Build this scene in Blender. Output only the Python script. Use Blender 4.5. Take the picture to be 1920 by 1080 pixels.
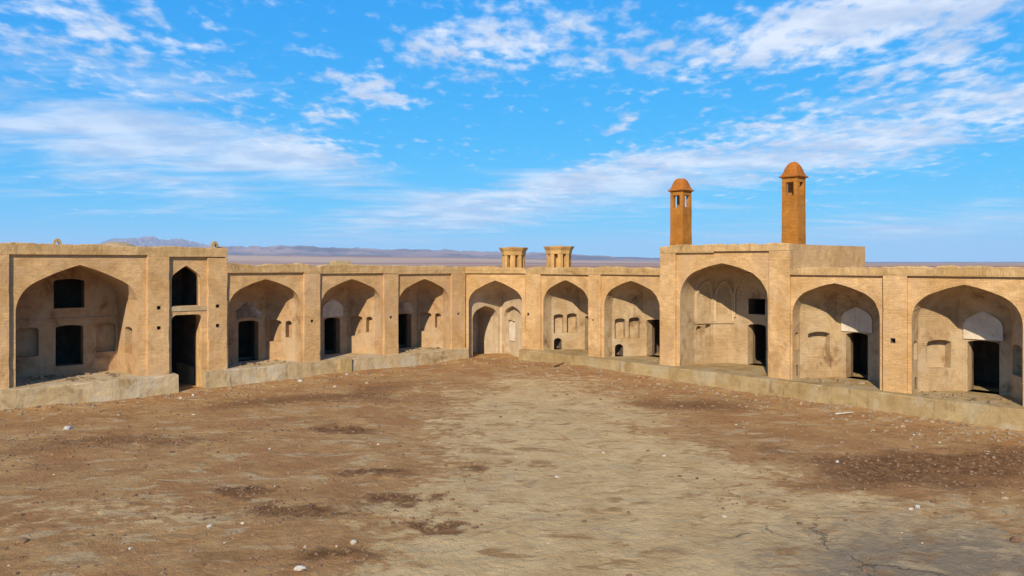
import bpy, bmesh, math, random
import numpy as np
from mathutils import Vector
from mathutils.geometry import tessellate_polygon

random.seed(7)
rng = np.random.default_rng(11)
for o in list(bpy.data.objects):
    bpy.data.objects.remove(o)
scene = bpy.context.scene
COL = scene.collection
R = math.radians

# ------------------------------------------------------------------ camera
EYE = 6.2
cam_d = bpy.data.cameras.new('camera')
cam = bpy.data.objects.new('camera', cam_d)
COL.objects.link(cam)
cam.location = (0, 0, EYE)
cam.rotation_euler = (R(90), 0, 0)
cam_d.sensor_width = 36.0
cam_d.lens = 36.0 * 1450 / 1920
cam_d.shift_y = -47.5 / 1920
cam_d.clip_start = 0.1
cam_d.clip_end = 90000
scene.camera = cam

# ------------------------------------------------------------------ frames of the two ranges
CL = Vector((-2.92, 48.66, 0)); DL = Vector((0.7631, 0.6463, 0))
CR = Vector((0.80, 48.20, 0));  DR = Vector((0.6797, -0.7335, 0))

# ------------------------------------------------------------------ sun and sky
OFF = R(55)                      # sun direction measured from the left range's normal
nL_in = Vector((0.6463, -0.7631, 0)); lf = -DL
sxy = nL_in * math.cos(OFF) + lf * math.sin(OFF)     # horizontal direction to the sun
ELEV = R(33)
sun_dir = Vector((sxy.x * math.cos(ELEV), sxy.y * math.cos(ELEV), math.sin(ELEV)))
sl = bpy.data.lights.new('sun', 'SUN')
sl.energy = 5.0
sl.angle = R(0.6)
sl.color = (1.0, 0.86, 0.64)
so = bpy.data.objects.new('sun', sl)
COL.objects.link(so)
so.rotation_euler = sun_dir.to_track_quat('Z', 'Y').to_euler()
so.location = (-20, -40, 60)

class NT:
    """tiny helper to write node expressions"""
    def __init__(self, tree):
        self.t = tree; self.n = tree.nodes; self.l = tree.links
    def new(self, typ, **kw):
        nd = self.n.new(typ)
        for k, v in kw.items():
            setattr(nd, k, v)
        return nd
    def put(self, sock, v):
        if v is None: return
        if isinstance(v, bpy.types.NodeSocket): self.l.new(v, sock)
        elif isinstance(v, (tuple, list)) and sock.type == 'RGBA' and len(v) == 3: sock.default_value = (*v, 1)
        else: sock.default_value = v
    def m(self, op, a, b=None, c=None, clamp=False):
        nd = self.new('ShaderNodeMath', operation=op); nd.use_clamp = clamp
        for i, v in enumerate((a, b, c)): self.put(nd.inputs[i], v)
        return nd.outputs[0]
    def mix(self, f, a, b, blend='MIX'):
        nd = self.new('ShaderNodeMix', data_type='RGBA', blend_type=blend)
        self.put(nd.inputs[0], f); self.put(nd.inputs[6], a); self.put(nd.inputs[7], b)
        return nd.outputs[2]
    def noise(self, vec, scale, detail=4, rough=0.55, dist=0.0, out=0):
        nd = self.new('ShaderNodeTexNoise')
        self.put(nd.inputs['Vector'], vec)
        nd.inputs['Scale'].default_value = scale; nd.inputs['Detail'].default_value = detail
        nd.inputs['Roughness'].default_value = rough; nd.inputs['Distortion'].default_value = dist
        return nd.outputs[out]
    def smooth(self, v, a, b, lo=0.0, hi=1.0):
        nd = self.new('ShaderNodeMapRange', interpolation_type='SMOOTHSTEP')
        self.put(nd.inputs[0], v)
        for i, x in enumerate((a, b, lo, hi)): self.put(nd.inputs[i + 1], x)
        return nd.outputs[0]
    def xyz(self, v):
        nd = self.new('ShaderNodeSeparateXYZ'); self.put(nd.inputs[0], v); return nd.outputs
    def comb(self, x, y, z=0.0):
        nd = self.new('ShaderNodeCombineXYZ')
        for i, v in enumerate((x, y, z)): self.put(nd.inputs[i], v)
        return nd.outputs[0]
    def mapping(self, v, scale=(1, 1, 1), loc=(0, 0, 0), rot=(0, 0, 0)):
        nd = self.new('ShaderNodeMapping'); self.put(nd.inputs[0], v)
        nd.inputs['Scale'].default_value = scale; nd.inputs['Location'].default_value = loc
        nd.inputs['Rotation'].default_value = rot
        return nd.outputs[0]

world = bpy.data.worlds.new('World')
scene.world = world
world.use_nodes = True
W = NT(world.node_tree)
W.n.clear()
wout = W.new('ShaderNodeOutputWorld'); bg = W.new('ShaderNodeBackground')
sky = W.new('ShaderNodeTexSky', sky_type='NISHITA')
sky.sun_disc = False
sky.sun_elevation = ELEV
sky.sun_rotation = math.atan2(sun_dir.x, sun_dir.y)
sky.altitude = 1800
sky.air_density = 1.0; sky.dust_density = 0.05; sky.ozone_density = 3.0
# the photograph's strong colour grade of the same sky: deep azure, flattened towards the horizon
ss = W.new('ShaderNodeSeparateColor'); W.l.new(sky.outputs[0], ss.inputs[0])
cc = W.new('ShaderNodeCombineColor')
for k, (a_, g_) in enumerate(((0.088, 1.24), (2.34, 0.44), (7.3, 0.14))):
    W.l.new(W.m('MULTIPLY', W.m('POWER', W.m('MAXIMUM', ss.outputs[k], 0.001), g_), a_), cc.inputs[k])
SKYC = cc.outputs[0]
tc = W.new('ShaderNodeTexCoord')
dx, dy, dz = W.xyz(tc.outputs['Generated'])
AZ = W.m('ARCTAN2', dx, dy)
EL = W.m('ARCSINE', dz)
up = W.m('ADD', W.m('MAXIMUM', dz, 0.0), 0.10)
P = W.comb(W.m('DIVIDE', dx, up), W.m('DIVIDE', dy, up))
def sky_blob(x, y, rx, ry, amp, tilt=0.0):
    az = math.atan((x - 960) / 1450); el = math.atan((492.5 - y) / 1450 * math.cos(az))
    a = W.m('MULTIPLY', W.m('SUBTRACT', AZ, az), 1450.0); b = W.m('MULTIPLY', W.m('SUBTRACT', EL, el), 1450.0)
    c, s = math.cos(R(tilt)), math.sin(R(tilt))
    p = W.m('DIVIDE', W.m('ADD', W.m('MULTIPLY', a, c), W.m('MULTIPLY', b, s)), rx)
    q = W.m('DIVIDE', W.m('SUBTRACT', W.m('MULTIPLY', b, c), W.m('MULTIPLY', a, s)), ry)
    e = W.m('EXPONENT', W.m('MULTIPLY', W.m('ADD', W.m('MULTIPLY', p, p), W.m('MULTIPLY', q, q)), -1.0))
    return W.m('MULTIPLY', e, amp)
def total(lst):
    r = lst[0]
    for x in lst[1:]: r = W.m('ADD', r, x)
    return r
# the cloud fields of this sky: dappled altocumulus high up, long soft banks lower down
puff_cov = total([
    sky_blob(230, 85, 330, 120, .19), sky_blob(700, 172, 75, 22, .36, -14), sky_blob(845, 95, 110, 70, .26),
    sky_blob(1060, 60, 150, 75, .25), sky_blob(1500, 75, 300, 52, .33, 9), sky_blob(1790, 105, 90, 40, .30),
    sky_blob(1720, 10, 300, 40, .22), sky_blob(1150, 238, 40, 14, .26, 10), sky_blob(1185, 214, 30, 12, .2),
    sky_blob(1640, 145, 70, 20, .22, 20), sky_blob(1720, 240, 360, 62, .33, 9), sky_blob(610, 214, 60, 16, .30, -6),
    sky_blob(100, 10, 90, 30, .16, -10), sky_blob(1100, 335, 330, 38, .27, 16), sky_blob(590, 280, 110, 34, .25, -10)])
soft_cov = total([
    sky_blob(200, 255, 360, 75, .42, -6), sky_blob(560, 300, 140, 40, .34, -8), sky_blob(1000, 370, 430, 52, .44, 11),
    sky_blob(1650, 265, 420, 60, .36, 9), sky_blob(1720, 430, 430, 38, .36, 2), sky_blob(1480, 70, 330, 60, .12, 9),
    sky_blob(300, 380, 420, 50, .14, 0), sky_blob(200, 110, 330, 140, .10)])
n1 = W.noise(W.mapping(P, scale=(1.0, 0.62, 1.0), rot=(0, 0, R(-10))), 13.0, 5, 0.55, 0.10)
n1b = W.noise(W.mapping(P, loc=(3.1, 1.7, 0)), 1.3, 3, 0.5)
n2 = W.noise(W.mapping(P, scale=(0.75, 1.8, 1.0), rot=(0, 0, R(-12))), 1.5, 8, 0.60, 0.5)
wide = W.smooth(n1b, 0.42, 0.72, 0.0, 0.10)
n1c = W.m('MULTIPLY', W.m('SUBTRACT', W.noise(W.mapping(P, loc=(7, 2, 0), scale=(1, 1.5, 1), rot=(0, 0, R(-16))), 4.5, 3, .5), .5), .45)
d1 = W.smooth(W.m('ADD', W.m('ADD', W.m('ADD', n1, n1c), puff_cov), wide), 0.62, 1.0, 0.0, 0.92)
d2 = W.smooth(W.m('ADD', n2, soft_cov), 0.62, 1.02, 0.0, 0.74)
dens = W.m('SUBTRACT', 1.0, W.m('MULTIPLY', W.m('SUBTRACT', 1.0, d1), W.m('SUBTRACT', 1.0, d2)), clamp=True)
dens = W.m('MULTIPLY', dens, W.smooth(dz, 0.004, 0.05))
cshade = W.noise(W.mapping(P, loc=(.06, -.10, 0)), 3.0, 5, 0.6)
ccol = W.mix(W.smooth(cshade, 0.35, 0.65), (5.2, 6.4, 8.6), (8.3, 9.0, 10.2))
skyc = W.mix(dens, SKYC, ccol)
W.l.new(skyc, bg.inputs[0])
bg.inputs[1].default_value = 0.085
world.cycles.sampling_method = 'MANUAL'
world.cycles.sample_map_resolution = 512
W.l.new(bg.outputs[0], wout.inputs[0])

scene.view_settings.view_transform = 'Standard'
scene.view_settings.look = 'None'
scene.view_settings.exposure = 0.27
scene.view_settings.gamma = 1.0
scene.view_settings.use_curve_mapping = False
scene.cycles.use_denoising = True
scene.cycles.max_bounces = 8
scene.cycles.diffuse_bounces = 3
scene.cycles.volume_bounces = 1

# ------------------------------------------------------------------ numpy noise
_perm = rng.random((256, 256))
def vnoise(x, y):
    xi = np.floor(x).astype(int); yi = np.floor(y).astype(int)
    fx = x - xi; fy = y - yi
    fx = fx * fx * (3 - 2 * fx); fy = fy * fy * (3 - 2 * fy)
    g = lambda a, b: _perm[a % 256, b % 256]
    return (g(xi, yi) * (1 - fx) + g(xi + 1, yi) * fx) * (1 - fy) + (g(xi, yi + 1) * (1 - fx) + g(xi + 1, yi + 1) * fx) * fy
def fbm(x, y, octv=5, gain=0.5):
    r = 0; a = 1; t = 0
    for i in range(octv):
        r = r + a * vnoise(x * 2 ** i + 17.3 * i, y * 2 ** i + 9.1 * i); t += a; a *= gain
    return r / t
def nz(*v):                                  # scalar noise for worn edges, -1..1
    return float(fbm(np.array([v[0] * 1.0]), np.array([v[1] * 1.0]), 4)[0]) * 2 - 1

# ------------------------------------------------------------------ materials
MATS = {}
def new_mat(name):
    m = bpy.data.materials.new(name); m.use_nodes = True
    t = NT(m.node_tree)
    b = m.node_tree.nodes['Principled BSDF']
    b.inputs['Roughness'].default_value = 0.95
    b.inputs['Specular IOR Level'].default_value = 0.12
    MATS[name] = m
    return m, t, b
def bump(t, b, h, strength, dist):
    nd = t.new('ShaderNodeBump'); nd.inputs['Strength'].default_value = strength; nd.inputs['Distance'].default_value = dist
    t.put(nd.inputs['Height'], h); t.l.new(nd.outputs[0], b.inputs['Normal'])

def masonry(name, c1, c2, stain, stain_amt=0.5, brick=0.35, course=0.065, lenb=0.24, patch=None, patch_amt=0.0, seed=0.0, streak=0.3):
    """weathered brick or mud plaster, in metres along the wall (UV) with stains placed in the world"""
    m, t, b = new_mat(name)
    uv = t.new('ShaderNodeUVMap').outputs[0]
    pos = t.new('ShaderNodeNewGeometry').outputs['Position']
    pos = t.mapping(pos, loc=(seed, seed * .7, seed * .3))
    wob = t.noise(uv, 1.3, 2, out=1)
    uvw = t.new('ShaderNodeVectorMath', operation='ADD')
    sc = t.new('ShaderNodeVectorMath', operation='SCALE'); t.l.new(wob, sc.inputs[0]); sc.inputs['Scale'].default_value = 0.035
    t.l.new(uv, uvw.inputs[0]); t.l.new(sc.outputs[0], uvw.inputs[1])
    br = t.new('ShaderNodeTexBrick')
    t.l.new(uvw.outputs[0], br.inputs['Vector'])
    br.inputs['Scale'].default_value = 1.0
    br.inputs['Brick Width'].default_value = lenb; br.inputs['Row Height'].default_value = course
    br.inputs['Mortar Size'].default_value = 0.007; br.inputs['Mortar Smooth'].default_value = 0.6
    br.inputs['Color1'].default_value = (0.25, 0.25, 0.25, 1); br.inputs['Color2'].default_value = (0.75, 0.75, 0.75, 1)
    br.inputs['Mortar'].default_value = (0.5, 0.5, 0.5, 1)
    big = t.noise(pos, 0.55, 6, 0.65, .6)
    mid = t.noise(pos, 2.6, 6, 0.65)
    fine = t.noise(t.mapping(pos, scale=(1, 1, 1.8)), 14, 5, 0.7)
    col = t.mix(t.smooth(big, 0.36, 0.64), c1, c2)
    hs = t.new('ShaderNodeHueSaturation'); t.put(hs.inputs['Color'], col)
    v = t.m('ADD', 0.72, t.m('MULTIPLY', mid, 0.56))
    v = t.m('ADD', v, t.m('MULTIPLY', t.m('SUBTRACT', t.xyz(br.outputs['Color'])[0], 0.5), brick))
    v = t.m('ADD', v, t.m('MULTIPLY', t.m('SUBTRACT', fine, 0.5), 0.45))
    t.put(hs.inputs['Value'], v)
    c = hs.outputs[0]
    sm = t.smooth(t.noise(t.mapping(pos, loc=(5, 9, 2), scale=(1, 1, 0.7)), 0.9, 7, 0.68, 0.6), 0.53, 0.72)
    c = t.mix(t.m('MULTIPLY', sm, stain_amt), c, stain)
    if patch:
        pm = t.smooth(t.noise(t.mapping(pos, loc=(-7, 3, 4)), 0.7, 6, 0.6, 0.3), 0.50, 0.60)
        c = t.mix(t.m('MULTIPLY', pm, patch_amt), c, patch)
    # rain streaks run down the wall
    st = t.smooth(t.noise(t.mapping(pos, scale=(2.4, 2.4, .16), loc=(1, 6, 0)), 1.0, 6, .68, .3), .54, .74)
    c = t.mix(t.m('MULTIPLY', st, streak), c, stain)
    sp = t.smooth(t.noise(t.mapping(pos, loc=(8, 1, 6)), 5.5, 4, .6), .66, .74)      # pock marks and small losses
    c = t.mix(t.m('MULTIPLY', sp, .45), c, stain)
    t.put(b.inputs['Base Color'], c)
    h = t.m('ADD', t.m('MULTIPLY', t.m('SUBTRACT', 1.0, br.outputs['Fac']), 0.5 if brick else 0.0),
            t.m('ADD', t.m('SUBTRACT', t.m('MULTIPLY', fine, 0.55), t.m('MULTIPLY', sp, .5)), t.m('ADD', t.m('MULTIPLY', mid, 1.5), t.m('MULTIPLY', big, 3.5))))
    bump(t, b, h, 0.8, 0.034)
    return m

masonry('brick_facade', (0.505, 0.302, 0.125), (0.635, 0.408, 0.195), (0.37, 0.205, 0.09), 0.60, 0.42, patch=(0.52, 0.335, 0.185), patch_amt=.5, streak=.28)
masonry('brick_parapet', (0.43, 0.27, 0.11), (0.55, 0.36, 0.17), (0.19, 0.12, 0.052), 0.9, 0.34, course=0.26, lenb=0.10, seed=3, streak=.6)
masonry('niche_plaster', (0.43, 0.265, 0.135), (0.50, 0.33, 0.18), (0.21, 0.112, 0.055), 0.85, 0.20, patch=(0.50, 0.37, 0.235), patch_amt=0.6, seed=8)
masonry('niche_brick', (0.40, 0.27, 0.145), (0.50, 0.365, 0.215), (0.17, 0.095, 0.052), 0.95, 0.24, course=0.075, lenb=0.26, patch=(0.53, 0.41, 0.27), patch_amt=0.55, seed=15)
masonry('corner_plaster', (0.46, 0.345, 0.22), (0.52, 0.405, 0.275), (0.28, 0.175, 0.095), 0.6, 0.0, seed=21)
masonry('white_plaster', (0.58, 0.49, 0.385), (0.66, 0.575, 0.47), (0.36, 0.27, 0.19), 0.55, 0.0, seed=2)
masonry('broken_plaster', (0.50, 0.40, 0.30), (0.20, 0.15, 0.11), (0.66, 0.58, 0.48), 0.8, 0.4, course=0.1, seed=5)
masonry('rib_plaster', (0.47, 0.34, 0.20), (0.53, 0.40, 0.25), (0.30, 0.19, 0.10), 0.5, 0.0, seed=9)
masonry('platform_render', (0.40, 0.285, 0.145), (0.48, 0.365, 0.215), (0.20, 0.125, 0.05), 0.9, 0.0, patch=(0.43, 0.36, 0.255), patch_amt=0.75, seed=12, streak=.55)
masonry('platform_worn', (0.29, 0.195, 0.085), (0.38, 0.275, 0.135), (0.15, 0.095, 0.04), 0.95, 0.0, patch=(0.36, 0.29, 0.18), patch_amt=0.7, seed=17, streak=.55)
masonry('platform_patch', (0.36, 0.25, 0.10), (0.45, 0.32, 0.14), (0.25, 0.17, 0.07), 0.5, 0.0, seed=1)
masonry('tower_render', (0.38, 0.150, 0.024), (0.44, 0.185, 0.036), (0.20, 0.085, 0.02), 0.75, 0.35, seed=31, streak=.55)
masonry('dome_render', (0.38, 0.125, 0.02), (0.43, 0.16, 0.03), (0.17, 0.06, 0.02), 0.8, 0.3, seed=37, streak=.4)
masonry('vent_render', (0.44, 0.25, 0.085), (0.52, 0.31, 0.12), (0.32, 0.16, 0.06), 0.4, 0.0, seed=41)
masonry('roof_mud', (0.38, 0.27, 0.13), (0.46, 0.33, 0.18), (0.26, 0.18, 0.09), 0.6, 0.0, seed=44)
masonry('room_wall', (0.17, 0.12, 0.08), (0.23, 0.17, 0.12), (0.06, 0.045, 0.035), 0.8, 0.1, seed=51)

# ------------------------------------------------------------------ object helpers
def mesh_obj(name, verts, faces, mat, parent=None, smooth=False, uv=True):
    me = bpy.data.meshes.new(name)
    me.from_pydata([tuple(v) for v in verts], [], faces)
    me.validate()
    mats = mat if isinstance(mat, list) else [mat]
    for x in mats: me.materials.append(MATS[x])
    if uv:
        ul = me.uv_layers.new(name='UVMap')
        for p in me.polygons:
            n = p.normal
            for li in p.loop_indices:
                c = me.vertices[me.loops[li].vertex_index].co
                if abs(n.z) > 0.75: q = (c.x, c.y)
                elif abs(n.y) >= abs(n.x): q = (c.x, c.z)
                else: q = (c.y, c.z)
                ul.data[li].uv = q
    if smooth:
        for p in me.polygons: p.use_smooth = True
    o = bpy.data.objects.new(name, me)
    COL.objects.link(o)
    if parent: o.parent = parent
    return o

def tag(o, label, cat=None, group=None, kind=None):
    if label: o['label'] = label
    if cat: o['category'] = cat
    if group: o['group'] = group
    if kind: o['kind'] = kind
    return o

def empty(name, loc, rz=0.0):
    o = bpy.data.objects.new(name, None)
    COL.objects.link(o); o.location = loc; o.rotation_euler = (0, 0, rz)
    o.empty_display_size = 0.5
    return o

class MB:
    """collects faces for one mesh"""
    def __init__(s): s.v = []; s.f = []
    def add(s, vs, fs):
        k = len(s.v); s.v += [tuple(x) for x in vs]; s.f += [tuple(i + k for i in f) for f in fs]
    def quad(s, a, b, c, d): s.add([a, b, c, d], [(0, 1, 2, 3)])
    def box(s, x0, x1, y0, y1, z0, z1, skip=''):
        v = [(x0, y0, z0), (x1, y0, z0), (x1, y1, z0), (x0, y1, z0), (x0, y0, z1), (x1, y0, z1), (x1, y1, z1), (x0, y1, z1)]
        F = {'b': (0, 3, 2, 1), 't': (4, 5, 6, 7), 'f': (0, 1, 5, 4), 'k': (2, 3, 7, 6), 'l': (3, 0, 4, 7), 'r': (1, 2, 6, 5)}
        s.add(v, [F[k] for k in F if k not in skip])
    def panel(s, outer, holes, fn):
        """planar polygon with holes; 2-D loops mapped to space by fn(u, z)"""
        loops = [outer] + holes
        tri = tessellate_polygon([[Vector((p[0], p[1], 0)) for p in l] for l in loops])
        flat = [p for l in loops for p in l]
        pts = [fn(*p) for p in flat]
        fs = []
        for a, b, c in tri:
            pa, pb, pc = flat[a], flat[b], flat[c]
            cr = (pb[0] - pa[0]) * (pc[1] - pa[1]) - (pb[1] - pa[1]) * (pc[0] - pa[0])
            if abs(cr) < 1e-9: continue
            fs.append((a, b, c) if cr > 0 else (a, c, b))
        s.add(pts, fs)
    def build(s, name, mat, parent=None, smooth=False): return mesh_obj(name, s.v, s.f, mat, parent, smooth)

# arch outlines -----------------------------------------------------
def arch_half(a, h, r_frac=0.62, n=14):
    """right half of a pointed Persian arch, (x, z) from spring to apex: an arc, then an almost straight flank"""
    r = a * r_frac
    lo, hi = 0.15, 1.55
    def top(th): return r * math.sin(th) + math.cos(th) * (a - r + r * math.cos(th)) / math.sin(th)
    for _ in range(60):
        m = (lo + hi) / 2
        if top(m) > h: lo = m
        else: hi = m
    th = (lo + hi) / 2
    pts = [(a - r + r * math.cos(th * i / n), r * math.sin(th * i / n)) for i in range(n + 1)]
    ex, ez = pts[-1]
    for i in range(1, 7):
        k = i / 6
        bul = math.sin(k * math.pi) * a * 0.018
        pts.append((ex * (1 - k) + bul * math.sin(th) * 0.6, ez + (h - ez) * k + bul * 0.8))
    pts[-1] = (0.0, h)
    return pts
def pointed(cx, a, zb, zs, h):
    """closed loop of a pointed opening, counter-clockwise from bottom left"""
    R_ = arch_half(a, h, n=8)
    right = [(cx + x, zs + z) for x, z in R_]
    left = [(cx - x, zs + z) for x, z in R_[:-1]]
    return [(cx - a, zb), (cx + a, zb)] + right + left[::-1]
def segmental(u0, u1, z0, z1, rise=0.12):
    w = (u1 - u0) / 2; c = (u0 + u1) / 2
    top = [(c + w * math.cos(t), z1 - rise + rise * math.sin(t)) for t in [math.pi * i / 8 for i in range(9)]]
    return [(u0, z0), (u1, z0)] + top
def rect(u0, u1, z0, z1): return [(u0, z0), (u1, z0), (u1, z1), (u0, z1)]

def recess(mb, loop, fn, depth):
    """walls and back of a recess behind a hole; fn(u, z, w) with w the depth"""
    n = len(loop)
    f = [fn(u, z, 0) for u, z in loop]; k = [fn(u, z, depth) for u, z in loop]
    for i in range(n):
        j = (i + 1) % n
        mb.quad(f[i], k[i], k[j], f[j])
    mb.panel(loop, [], lambda u, z: fn(u, z, depth))
def tunnel_room(mb, loop, fn, depth, u0, u1, z0, z1, room):
    n = len(loop)
    f = [fn(u, z, 0) for u, z in loop]; k = [fn(u, z, depth) for u, z in loop]
    for i in range(n):
        j = (i + 1) % n
        mb.quad(f[i], k[i], k[j], f[j])
    lz = min(p[1] for p in loop)
    z0 = min(z0, lz - 0.02)
    mb.panel(rect(u0, u1, z0, z1), [loop], lambda u, z: fn(u, z, depth))
    c = [fn(u, z, depth) for u, z in rect(u0, u1, z0, z1)]
    d = [fn(u, z, depth + room) for u, z in rect(u0, u1, z0, z1)]
    for i in range(4):
        j = (i + 1) % 4
        mb.quad(c[i], d[i], d[j], c[j])
    mb.quad(*d)

# ------------------------------------------------------------------ building kit (local frame: x along the wall, y into the wall, z up)
REC = 0.13           # depth of the recessed panels behind the pillars
FLOOR = 0.85

class Block:
    def __init__(s, name, label, C, D, sbase):
        s.C = C; s.D = D; s.s0 = sbase
        loc = C + D * sbase
        s.root = empty(name, (loc.x, loc.y, 0), math.atan2(D.y, D.x))
        tag(s.root, label, 'building')
    def x(s, v): return v - s.s0

    def pillar(s, s0, s1, zt, zb=FLOOR, holes=()):
        x0, x1 = s.x(s0), s.x(s1)
        mb = MB(); hl = [rect(s.x(a) - w, s.x(a) + w, z - w, z + w) for a, z, w in holes]
        n = int((zt - zb) / 0.11); zs_ = [zb + (zt - zb) * k / n for k in range(n + 1)]
        def chip(k, q):
            v = nz(zs_[k] * 1.9 + s0 * 3.7, q + s0); w = nz(zs_[k] * .45 + s0, q * 3 + s0)
            return .012 + .05 * max(0, v) + .10 * max(0, w - .25)
        cl = [chip(k, 1.3) for k in range(n + 1)]; cr = [chip(k, 7.7) for k in range(n + 1)]
        loop = [(x0 + cl[0], zb)] + [(x1 - cr[k], zs_[k]) for k in range(n + 1)] + [(x0 + cl[k], zs_[k]) for k in range(n, 0, -1)]
        mb.panel(loop, hl, lambda u, z: (u, 0.0, z))
        for k in range(n):
            a_, b_ = zs_[k], zs_[k + 1]
            mb.quad((x0, cl[k], a_), (x0 + cl[k], 0, a_), (x0 + cl[k + 1], 0, b_), (x0, cl[k + 1], b_))
            mb.quad((x0, 0.3, a_), (x0, cl[k], a_), (x0, cl[k + 1], b_), (x0, 0.3, b_))
            mb.quad((x1 - cr[k], 0, a_), (x1, cr[k], a_), (x1, cr[k + 1], b_), (x1 - cr[k + 1], 0, b_))
            mb.quad((x1, cr[k], a_), (x1, 0.3, a_), (x1, 0.3, b_), (x1, cr[k + 1], b_))
        p = mb.build('pillar', 'brick_facade', s.root)
        for l in hl:
            m2 = MB(); recess(m2, l, lambda u, z, w: (u, w, z), 0.35)
            m2.build('drain_hole', 'room_wall', p)
        return p

    def parapet(s, s0, s1, zb, zt0, zt1, thick=0.42, wear=0.048, y0=0.0, mat='brick_parapet', endl=True, endr=True, name='parapet'):
        """band above the recesses with an uneven, worn top"""
        n = max(2, int((s1 - s0) / 0.14)); mb = MB(); F = []; K = []
        for i in range(n + 1):
            k = i / n; a = s0 + (s1 - s0) * k
            zt = zt0 + (zt1 - zt0) * k + wear * nz(a * .7 + s.s0, 3.1) * 2.0 + wear * 1.1 * (random.random() - .5) - .07 * max(0, nz(a * .9 + 40, s.s0) - .12) / .3
            j = .02 + .07 * max(0, nz(a * 1.7, 8.2 + s.s0))
            F.append(((s.x(a), y0, zb), (s.x(a), y0, zt - j), (s.x(a), y0 + j, zt)))
            K.append(((s.x(a), y0 + thick, zb), (s.x(a), y0 + thick, zt + 0.01 * random.random())))
        for i in range(n):
            f0, f1, k0, k1 = F[i], F[i + 1], K[i], K[i + 1]
            mb.quad(f0[0], f1[0], f1[1], f0[1]); mb.quad(f0[1], f1[1], f1[2], f0[2])
            mb.quad(f0[2], f1[2], k1[1], k0[1]); mb.quad(k1[0], k0[0], k0[1], k1[1])
            mb.quad(f1[0], f0[0], k0[0], k1[0])
        if endl: mb.add([K[0][0], F[0][0], F[0][1], F[0][2], K[0][1]], [(0, 1, 2, 3, 4)])
        if endr: mb.add([F[-1][0], K[-1][0], K[-1][1], F[-1][2], F[-1][1]], [(0, 1, 2, 3, 4)])
        return mb.build(name, mat, s.root)

    def platform(s, s0, s1, z1=FLOOR, zb=-0.5, y0=-0.34, y1=4.2, mat='platform_render', ends=True, name='platform', wob=0.03):
        n = max(2, int((s1 - s0) / 0.16)); mb = MB(); rows = []
        for i in range(n + 1):
            a = s0 + (s1 - s0) * i / n; X = s.x(a)
            dz = wob * nz(a * .6, 1.7 + s.s0) + .02 * nz(a * 3.1, 4); dy = wob * 1.4 * nz(a * .5, 5.5 + s.s0) + .025 * nz(a * 2.7, 9)
            ch = .02 + .11 * max(0, nz(a * 1.3, 2.2 + s.s0)) + .12 * max(0, nz(a * .5, 12 + s.s0) - .25)
            lean = .07 + .10 * max(0, nz(a * .7, 30 + s.s0))
            row = [(X, y0 - lean - .05 + dy, zb)]
            for q in (0.0, .2, .4, .6, .8):
                row.append((X, y0 - lean * (1 - q) ** 1.5 + dy + .022 * nz(a * 1.9, q * 4 + s.s0), z1 * q))
            row += [(X, y0 + dy, z1 - ch + dz), (X, y0 + ch * .7 + dy, z1 - .01 + dz * .6), (X, max(y0 + ch * .7 + .1, -.06), z1), (X, 0.06, z1), (X, y1, z1)]
            rows.append(row)
        m = len(rows[0])
        for i in range(n):
            for j in range(m - 1):
                mb.quad(rows[i][j], rows[i + 1][j], rows[i + 1][j + 1], rows[i][j + 1])
        if ends:
            for r_, fl in ((rows[0], True), (rows[-1], False)):
                v = r_ + [(r_[-1][0], r_[-1][1], zb)]
                ids = tuple(range(len(v)))
                mb.add(v, [ids[::-1] if fl else ids])
        return mb.build(name, mat, s.root)

    def bay(s, r0, r1, rt, a0, a1, zs, za, contour, features=(), soff=0.5, zb=FLOOR, mat='niche_plaster', barrel=False, extra=None, back_features=()):
        """recessed panel with a pointed arch, and the vaulted niche behind it.
        contour: half plan [(x, depth), ...] from the right jamb to the middle, mirrored for the left."""
        cx = s.x((a0 + a1) / 2); a = (a1 - a0) / 2
        prof = arch_half(a, za - zs)
        def rim(q):
            return [0.0 if k in (0, len(prof) - 1) else min(1, k / 4) * (.005 * nz(k * .7 + a0, q) + .035 * max(0, nz(k * .45 + a0 * 2, q + 5) - .1)) for k in range(len(prof))]
        JR, JL = rim(2.1), rim(9.4)
        right = [(cx + x * (1 + j), zs + z) for (x, z), j in zip(prof, JR)]; left = [(cx - x * (1 + j), zs + z) for (x, z), j in zip(prof, JL)]
        x0, x1 = s.x(r0), s.x(r1)
        outer = [(x0, zb), (cx - a, zb)] + left + right[:-1][::-1] + [(cx + a, zb), (x1, zb), (x1, rt), (x0, rt)]
        # drop doubled points
        o2 = []
        for p in outer:
            if not o2 or (abs(p[0] - o2[-1][0]) + abs(p[1] - o2[-1][1])) > 1e-5: o2.append(p)
        mb = MB(); mb.panel(o2, [], lambda u, z: (u, REC, z))
        mb.build('arched_panel', 'brick_facade', s.root)
        # plan contour from left front to right front
        half = contour
        pts = [(-x, d) for x, d in half] + [(x, d) for x, d in half[::-1]]
        c2 = []
        for p in pts:
            if not c2 or abs(p[0] - c2[-1][0]) + abs(p[1] - c2[-1][1]) > 1e-4: c2.append(p)
        pts = c2
        V = MB()
        subs = []
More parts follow.
